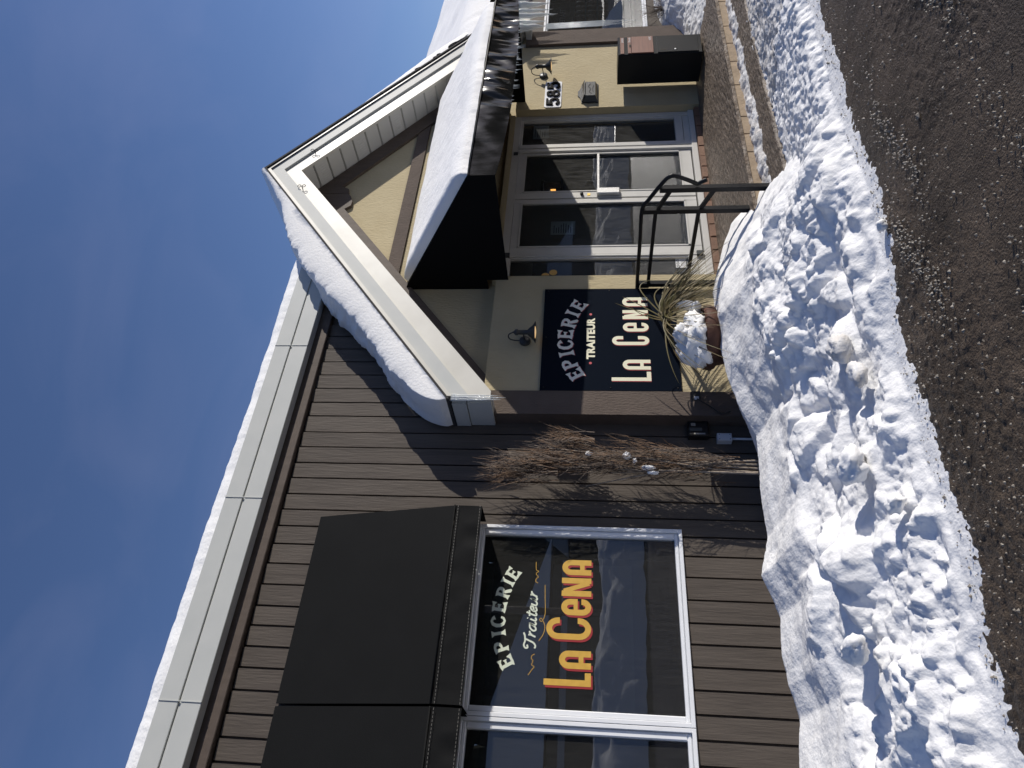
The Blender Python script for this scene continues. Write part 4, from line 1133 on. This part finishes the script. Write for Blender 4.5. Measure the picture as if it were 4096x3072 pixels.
t = thing('wall_mailbox', 'small ornate black mailbox below the number plate', 'mailbox', (8.71, YP, 1.46))
mb = MB()
pl = [(8.50, 1.47), (8.93, 1.47), (8.915, 1.52), (8.925, 1.60), (8.91, 1.66), (8.93, 1.69), (8.86, 1.695), (8.80, 1.715), (8.76, 1.74), (8.715, 1.735), (8.67, 1.74), (8.63, 1.715), (8.57, 1.695), (8.50, 1.69), (8.52, 1.66), (8.505, 1.60), (8.515, 1.52)]
mb.prism(pl, YP - .014, YP); mb.build('backplate', 'charcoal', t)
mb = MB()
mb.add([(8.525, YP - .014, 1.48), (8.905, YP - .014, 1.48), (8.905, YP - .014, 1.67), (8.525, YP - .014, 1.67), (8.56, YP - .085, 1.51), (8.87, YP - .085, 1.51), (8.87, YP - .085, 1.635), (8.56, YP - .085, 1.635)],
       [(4, 5, 6, 7), (0, 1, 5, 4), (1, 2, 6, 5), (2, 3, 7, 6), (3, 0, 4, 7)])
mb.build('box', 'charcoal', t)
MB().add([(8.52, YP - .01, 1.672), (8.91, YP - .01, 1.672), (8.88, YP - .10, 1.645), (8.55, YP - .10, 1.645), (8.52, YP - .01, 1.690), (8.91, YP - .01, 1.690), (8.88, YP - .10, 1.655), (8.55, YP - .10, 1.655)],
         [(0, 3, 2, 1), (4, 5, 6, 7), (0, 1, 5, 4), (1, 2, 6, 5), (2, 3, 7, 6), (3, 0, 4, 7)]).build('lid', 'charcoal', t)
mb = MB(); ribbon(mb, smooth_pts([(8.60, 1.56), (8.64, 1.59), (8.70, 1.57), (8.76, 1.60), (8.82, 1.57)], 4), .010, YP - .088); ribbon(mb, smooth_pts([(8.63, 1.535), (8.70, 1.545), (8.78, 1.53)], 4), .008, YP - .088); mb.build('scroll', 'black', t)

t = thing('parcel_box', 'tall black parcel box with reddish wood panels against the porch wall', 'parcel box', (8.875, 5.22, .19))
MB().bbox(8.665, 9.085, 5.02, 5.42, .19, 1.228, .008).build('body', 'door_black', t)
MB().bbox(8.685, 9.062, 5.013, 5.022, 1.152, 1.198, .002).build('letter_flap', 'wood_panel', t)
MB().bbox(8.685, 9.062, 5.010, 5.022, 1.064, 1.106, .002).bbox(8.685, 9.062, 5.007, 5.022, .788, 1.060, .003).build('parcel_flap', 'wood_panel', t)
o = MB().bbox(8.685, 9.062, 5.010, 5.022, .235, .738, .003).build('access_door', 'door_black', t)
MB().box(8.725, 8.752, 5.0075, 5.009, .63, .71).build('door_pull', 'mortar', o)
MB().box(8.82, 8.87, 5.004, 5.0065, 1.066, 1.088).build('flap_notch', 'mortar', t)
MB().lathe([(0, -.008), (.012, -.008), (.013, 0)], (8.735, 5.01, .52), 'y', 12).build('lock', 'alu', t)
font_mesh('Letters', .048, 'lettering', 'ink_white', t, 8.99, 5.0115, 1.175, width=.105)
font_mesh('Parcels', .044, 'lettering', 'ink_white', t, 8.99, 5.0085, 1.085, width=.105)
font_mesh('HOMFC', .042, 'lettering', 'ink_white', t, 9.005, 5.0055, .825, width=.085)

# electrical boxes on the shaded side of the porch
t = thing('outdoor_timer', 'black plug-in timer box with grey screen on the brown boards', 'timer', (3.55, 5.66, .49))
MB().bbox(3.475, 3.625, 5.64, 5.725, .485, .665, .01).build('case', 'plastic', t)
MB().box(3.575, 3.605, 5.636, 5.6385, .60, .64).build('screen', 'lcd', t)
MB().box(3.485, 3.50, 5.636, 5.6385, .52, .62).build('label', 'lcd', t)
MB().box(3.52, 3.555, 5.6355, 5.6385, .545, .655).build('hood', 'int_grey', t)
t = thing('junction_box', 'pale grey junction box with conduit running into the snow', 'junction box', (3.475, 5.7, .1))
MB().bbox(3.438, 3.514, 5.655, 5.725, .285, .412, .004).build('case', 'pvc', t)
MB().tube([(3.475, 5.69, .29), (3.475, 5.69, .0)], .011, 10).build('conduit', 'pvc', t)
for x in (3.452, 3.50):
    for z in (.302, .395): MB().lathe([(0, -.003), (.004, -.003), (.004, 0)], (x, 5.655, z), 'y', 8).build('screw', 'black', t)
t = thing('wall_outlet', 'recessed outlet with a plugged cord in the brown corner column', 'outlet', (3.87, 5.55, .57))
MB().box(3.80, 3.892, 5.546, 5.5525, .545, .625).build('box', 'int_dark', t)
MB().box(3.80, 3.835, 5.543, 5.5455, .562, .602).build('receptacle', 'pvc', t)
o = MB().tube(smooth_pts3([(3.80, 5.53, .58), (3.76, 5.52, .54), (3.70, 5.53, .45), (3.66, 5.54, .40), (3.64, 5.53, .36), (3.66, 5.52, .30), (3.645, 5.53, .34), (3.66, 5.53, .42)]), .006, 6).build('power_cord', 'plastic'); tag(o, 'coiled black power cord hanging from the column outlet', 'cord')

# eye bolts in the fascia
for i, (x, z, lab) in enumerate(((6.60, 4.93, 'black eye bolt on the left rake fascia near the peak'), (7.27, 4.93, 'black eye bolt on the right rake fascia near the peak'))):
    mb = MB()
    for dz in (.028, -.028):
        mb.tube([(x + .02 * math.cos(a * math.pi / 5), YF - .03, z + dz + .02 * math.sin(a * math.pi / 5)) for a in range(11)], .004, 5)
    mb.tube([(x, YF - .03, z), (x, YF + .02, z)], .005, 6)
    o = mb.build('eye_bolt', 'black'); tag(o, lab, 'eye bolt', 'eye bolts on the gable fascia')

# ============================================================ HANDRAIL
t = thing('handrail', 'black square steel handrail rising out of the snow bank', 'handrail', (5.22, 4.5, 0))
def bar(pts, s=.020, **k): return MB().tube(pts, s * 1.41, 4, square=True, **k)
X0 = 5.22
bar([(X0, 4.545, 1.085), (X0, 4.545, -.02)], .024).build('post', 'black', t)
bar([(X0, 4.300, .945), (X0, 4.300, -.10)], .024).build('post', 'black', t)
bar([(X0, 5.515, 1.07), (X0, 5.515, .1)], .024).build('post', 'black', t)
bar([(X0, 4.545, .962), (X0, 5.515, .966)], .0165).build('rail', 'black', t)
bar([(X0, 4.545, .572), (X0, 5.515, .58)], .0165).build('rail', 'black', t)
bar([(X0, 4.545, .955), (X0, 4.300, .842)], .0165).build('rail', 'black', t)
bar([(X0, 4.545, .568), (X0, 4.300, .459)], .0165).build('rail', 'black', t)
MB().tube(smooth_pts3([(X0, 5.60, 1.075), (X0, 5.3, 1.08), (X0, 4.9, 1.082), (X0, 4.53, 1.085), (X0, 4.42, 1.035), (X0, 4.23, .925), (X0, 4.165, .87), (X0, 4.16, .82), (X0, 4.20, .72), (X0, 4.243, .635), (X0, 4.245, .615), (X0, 4.225, .58), (X0, 4.205, .545)], 4), .019, 10).build('top_rail', 'black', t)
MB().box(X0 - .025, X0 + .025, 5.545, 5.553, .96, 1.09).box(X0 - .02, X0 + .02, 5.50, 5.55, .955, .97).build('wall_bracket', 'charcoal', t)

# ============================================================ PLANTER AND GRASS
t = thing('planter_pot', 'round terracotta pot behind the snow bank, topped with snow', 'pot', (4.10, 5.08, .1))
MB().lathe([(0, 0), (.15, 0), (.20, .20), (.245, .42), (.255, .44), (.275, .45), (.29, .485), (.285, .535), (.265, .555), (.24, .54), (.23, .50), (0, .50)], (4.13, 5.06, .02), 'z', 40).build('pot', 'terracotta', t)
def lump(name, c, r_, sq, seed, label, m='snow', bump_=.35):
    mb_ = MB(); n = 22; mm = 15; vs = []
    for i in range(mm + 1):
        ph = math.pi * i / mm
        for k_ in range(n):
            th_ = 2 * math.pi * k_ / n
            d_ = Vector((math.sin(ph) * math.cos(th_), math.sin(ph) * math.sin(th_), math.cos(ph)))
            nn = float(fbm(np.array([d_.x * 1.7 + seed * 5.3 + d_.z]), np.array([d_.y * 1.7 + seed + d_.z * 1.3]), 4, 170 + seed, .6)[0])
            f_ = r_ * (1 + bump_ * 2 * nn)
            vs.append((c[0] + d_.x * f_ * sq[0], c[1] + d_.y * f_ * sq[1], c[2] + d_.z * f_ * sq[2]))
    fs = [(i * n + k_, i * n + (k_ + 1) % n, (i + 1) * n + (k_ + 1) % n, (i + 1) * n + k_) for i in range(mm) for k_ in range(n)]
    mb_.add(vs, fs, True)
    return mb_
mb = lump('', (4.00, 5.02, .655), .165, (1.0, 1.0, .80), 1, '', bump_=.55)
for j, (c, r_, q) in enumerate((((4.18, 4.93, .66), .10, (1, 1, .8)), ((4.07, 4.92, .76), .085, (1.1, 1, .8)), ((4.33, 5.0, .62), .13, (1, 1, .55)), ((4.44, 4.98, .70), .06, (.8, .8, 1.6)), ((3.90, 5.0, .60), .11, (1, 1, .8)), ((4.10, 4.88, .62), .12, (1.2, .8, .6)))):
    m2 = lump('', c, r_, q, 3 + j, '', bump_=.6); mb.add(m2.v, m2.f, True)
o = mb.build('pot_snow', 'snow', None, True); tag(o, 'lumpy snow heaped on the terracotta pot among the grass', 'snow')
# ornamental grass: long strap blades bent over
def blade(mb_, p0, p1, p2, p3, w0):
    P = [Vector(p) for p in (p0, p1, p2, p3)]; n = 12; L = []; 
    for i in range(n + 1):
        u = i / n
        L.append(P[0] * (1 - u) ** 3 + P[1] * 3 * u * (1 - u) ** 2 + P[2] * 3 * u * u * (1 - u) + P[3] * u ** 3)
    vs = []
    side = (P[3] - P[0]).cross(Vector((0, 1, 0))).normalized() * .75 + Vector((0, .5, .2))
    side.normalize()
    for i, q in enumerate(L):
        u = i / n; ww = w0 * (1 - u) ** .55 * min(1, .55 + u * 3)
        sd_ = (L[min(i + 1, n)] - L[max(i - 1, 0)]).cross(Vector((.15, -1, .1))).normalized()
        vs += [q + sd_ * ww, q - sd_ * ww, q + Vector((0, -.35 * ww, .35 * ww))]
    fs = []
    for i in range(n):
        a = i * 3
        fs += [(a, a + 2, a + 5, a + 3), (a + 2, a + 1, a + 4, a + 5)]
    mb_.add(vs, fs, True)
t = thing('ornamental_grass', 'dry arching grass clump sprouting from the snowy pot', 'plant', (4.28, 5.05, .55))
rr = random.Random(21); A_ = MB(); B_ = MB()
root = (4.30, 5.02, .86)
for i in range(150):
    mb_ = A_ if rr.random() < .62 else B_
    c0 = (root[0] + rr.gauss(0, .025), root[1] + rr.gauss(0, .03), root[2] + rr.gauss(0, .02))
    rt = rr.random()
    if rt < .72:      # mass falling to the right and down
        tip = (rr.uniform(4.50, 5.02), rr.uniform(4.65, 5.3), rr.uniform(.22, .62))
        hgt = rr.uniform(.0, .16)
    elif rt < .88:
        tip = (rr.uniform(3.95, 4.5), rr.uniform(4.55, 4.9), rr.uniform(.22, .55)); hgt = rr.uniform(0, .08)
    else:
        tip = (rr.uniform(3.55, 3.95), rr.uniform(4.7, 5.2), rr.uniform(.25, .75)); hgt = rr.uniform(.02, .12)
    m1 = (c0[0] * .7 + tip[0] * .3, c0[1] * .7 + tip[1] * .3, c0[2] + hgt)
    m2 = (c0[0] * .35 + tip[0] * .65, c0[1] * .35 + tip[1] * .65, (c0[2] * .5 + tip[2] * .5) + hgt * .7)
    blade(mb_, c0, m1, m2, tip, rr.uniform(.004, .009))
for tip, k1 in (((4.50, 5.0, 1.34), .0), ((4.62, 5.05, 1.26), .02), ((4.42, 4.95, 1.20), -.03), ((4.92, 4.95, .62), .16), ((4.80, 5.0, .93), .24), ((3.62, 5.05, .80), .07), ((3.75, 4.9, .58), .10), ((4.70, 4.9, .70), .22)):
    blade(B_, root, (root[0] + (tip[0] - root[0]) * .3 + k1, root[1], root[2] + (tip[2] - root[2]) * .3 + abs(k1)), (root[0] + (tip[0] - root[0]) * .7 + k1 * .4, root[1], root[2] + (tip[2] - root[2]) * .7 + abs(k1) * 1.2), tip, .008)
A_.build('dry_blades', 'blade', t); B_.build('green_blades', 'blade2', t)

# ============================================================ UPRIGHT BRUSH
t = thing('upright_brush', 'tall bundle of dry reddish twigs standing against the brown boards', 'shrub', (3.05, 5.45, 0))
rr = random.Random(31)
stems = MB(); tw1 = MB(); tw2 = MB()
def twig(mb_, p, d, L, r_, lvl):
    pts = [Vector(p)]; dd = Vector(d).normalized(); n = 5
    for i in range(n):
        dd = (dd + Vector((rr.gauss(0, .11), rr.gauss(0, .10), rr.gauss(.10, .08)))).normalized()
        pts.append(pts[-1] + dd * L / n)
    mb_.tube(pts, [r_ * (1 - .75 * i / n) for i in range(n + 1)], 3, cap=False, smooth=False)
    if lvl > 0:
        for i in range(1, n + 1):
            for q in range(2):
                if rr.random() < .8:
                    nd = (dd + Vector((rr.gauss(0, .34), rr.gauss(0, .3), rr.gauss(.25, .3)))).normalized()
                    twig(mb_, pts[i], nd, L * rr.uniform(.35, .65), r_ * .6, lvl - 1)
for i in range(9):
    bx, by = 3.02 + rr.uniform(-.06, .07), 5.44 + rr.uniform(-.05, .05)
    top = (3.05 + rr.uniform(-.17, .22), 5.45 + rr.uniform(-.08, .10), rr.uniform(1.2, 2.15))
    pts = smooth_pts3([(bx, by, -.02), (bx + (top[0] - bx) * .15, by, .5), (bx + (top[0] - bx) * .6, (by + top[1]) / 2, 1.1), top], 4)
    nn = len(pts)
    stems.tube(pts, [.013 * (1 - .8 * k_ / nn) for k_ in range(nn)], 6)
tops = ((2.93, 2.40), (2.98, 2.34), (3.20, 2.02), (3.29, 1.87), (3.38, 1.84), (3.08, 2.1), (2.88, 2.15))
for i in range(250):
    z0 = rr.uniform(.25, 1.95)
    xc = 3.04 + (.05 if .4 < z0 < 1.5 else 0); wdt = .050 + .062 * math.sin(min(max((z0 - .2) / 1.6, 0), 1) * math.pi) ** .8
    x0 = xc + rr.gauss(0, wdt * .55); x0 = min(max(x0, 2.84), 3.28)
    lean = (x0 - 3.04) * .5
    twig(tw1 if rr.random() < .45 else tw2, (x0, 5.45 + rr.gauss(0, .055), z0), (lean * .6 + rr.gauss(0, .09), rr.gauss(0, .10), 1), rr.uniform(.22, .42), .0042, 1)
for (tx, tz) in tops:
    for i in range(12):
        twig(tw1 if i % 3 else tw2, (tx + rr.gauss(0, .03) - (tx - 3.05) * .25, 5.44 + rr.gauss(0, .03), tz - .33), (rr.gauss((tx - 3.05) * .5, .10), rr.gauss(0, .08), 1), rr.uniform(.24, .34), .0042, 1)
stems.build('stem', 'stem', t); tw1.build('rusty_twigs', 'twig', t); tw2.build('grey_twigs', 'twig2', t)
mb = MB()
for j, (c, r_, q) in enumerate((((3.12, 5.38, 1.56), .020, (1.0, .8, 1.3)), ((3.10, 5.38, 1.235), .032, (1, .8, 1.1)), ((3.06, 5.39, 1.17), .020, (1.3, .8, 1)), ((3.00, 5.40, 1.06), .034, (.6, .8, 1.5)), ((2.96, 5.41, 1.02), .028, (.5, .8, 1.5)))):
    m2 = lump('', c, r_, q, 20 + j, '', bump_=.6); mb.add(m2.v, m2.f, True)
o = mb.build('brush_snow', 'snow', None, True); tag(o, 'small snow clumps caught in the upright twigs', 'snow')
# low bare shrub by the right window
t = thing('bare_shrub', 'low bare shrub with thin dark twigs before the right window', 'shrub', (10.75, 5.5, .4))
tw = MB()
for i in range(26):
    twig(tw, (10.75 + rr.gauss(0, .06), 5.5 + rr.gauss(0, .04), .42), (rr.gauss(0, .5), rr.gauss(0, .3), 1), rr.uniform(.2, .36), .004, 1)
tw.build('twigs', 'twig2', t)

# dirty chunks on the bank
for i, (x, y, z, r_, q, lab) in enumerate(((2.62, 3.30, .16, .075, (1.2, .9, .8), 'dirty brown lump of snow low on the bank'), (2.40, 3.24, .13, .060, (1.4, 1, .7), 'grey-brown smeared snow block beside the dirty lump'),
                                           (1.92, 3.40, .20, .085, (1.1, 1, .8), 'clean oval snow boulder on the bank face'), (1.05, 3.62, .30, .085, (.7, 1.4, .7), 'upright white snow slab on the near part of the bank'),
                                           (3.02, 2.76, .02, .030, (1, 1, .9), 'small snowball on the asphalt before the bank'), (1.62, 3.22, .12, .05, (1, 1, .8), 'pale chunk at the foot of the bank'))):
    m2 = lump('', (x, y, z), r_, q, 40 + i, '', bump_=.5)
    o = m2.build('snow_chunk', 'slush' if i < 2 else 'snow', None, True); tag(o, lab, 'snow chunk', 'loose chunks on the snow bank')

# ============================================================ ACROSS THE STREET (seen mirrored in the panes)
xs = np.linspace(-6, 42, 300); ys = np.linspace(-16, -9.5, 60)
X, Y = np.meshgrid(xs, ys, indexing='ij')
Z = 1.35 * np.sin(np.pi * np.clip((Y + 16) / 6.5, 0, 1)) ** .8 * (1 + .5 * fbm(X * .5, Y * .6, 4, 200)) + .22 * fbm(X * 1.8, Y * 2, 4, 201) - .08
o = grid_obj('far_snow_bank', X, Y, Z, 'snow_bank'); struct(o, 'snow bank across the lot, mirrored in the windows')
t = thing('house', 'house with a hipped snowy roof across the lot, mirrored in the left window', 'house', (7, -24, 0))
MB().box(-3.5, 13.6, -30, -23, 0, 3.35).build('wall', 'far_dark', t)
MB().add([(-4.5, -22, 3.4), (14.6, -22, 3.4), (7.6, -26, 6.3), (1.0, -26, 6.3), (-4.5, -31, 3.4), (14.6, -31, 3.4)], [(0, 1, 2, 3), (1, 5, 2), (0, 3, 4), (3, 2, 5, 4)]).build('roof', 'far_snow', t)
MB().box(-3.6, 13.7, -22.9, -22.7, 2.55, 2.85).build('fascia_band', 'far_fascia', t)
t = thing('house', 'added long low snowy roofed house blocking the bright horizon in the door glass', 'house', (26, -26, 0))  # house added to keep the bright horizon out of the door glass
MB().box(19, 40, -33, -26, 0, 3.0).build('wall', 'far_dark', t)
MB().prism_x([(-34, 2.9), (-25.2, 2.9), (-29.5, 5.0)], 18.4, 41).build('roof', 'far_snow', t)
# conifer belt added behind the houses to block horizon glow in the panes
rr = random.Random(77); mb = MB()
for i in range(520):
    x = rr.uniform(-45, 120); y = -38 - rr.uniform(0, 9); h = rr.uniform(12, 16); r0 = rr.uniform(1.3, 2.3)
    for L in range(5):
        z0 = h * (.06 + .17 * L); rr_ = r0 * (1 - L / 5.6); n = 7; a0 = rr.uniform(0, 6)
        vs = [(x, y, z0 + h * .30)] + [(x + rr_ * rr.uniform(.7, 1.25) * math.cos(a0 + 6.283 * k / n), y + rr_ * rr.uniform(.7, 1.2) * math.sin(a0 + 6.283 * k / n), z0 - rr.uniform(0, .5)) for k in range(n)]
        mb.add(vs, [(0, 1 + k, 1 + (k + 1) % n) for k in range(n)])
o = mb.build('horizon_screen_woods', 'conifer'); tag(o, 'added belt of dark conifers blocking the bright horizon mirrored in the panes', 'trees', kind='stuff')
t = thing('utility_pole', 'wooden utility pole with wires across the lot', 'pole', (9.6, -18, 0))
MB().tube([(9.6, -18, -.1), (9.6, -18, 9)], .15, 10).build('post', 'pole', t)
mb = MB()
for k_, z in enumerate((6.0, 6.6, 7.4)):
    mb.tube([(-30 + 8 * i, -18 + .2 * k_, z + .25 * ((i - 5) / 5) ** 2) for i in range(12)], .03, 4)
mb.build('wire', 'black', t)
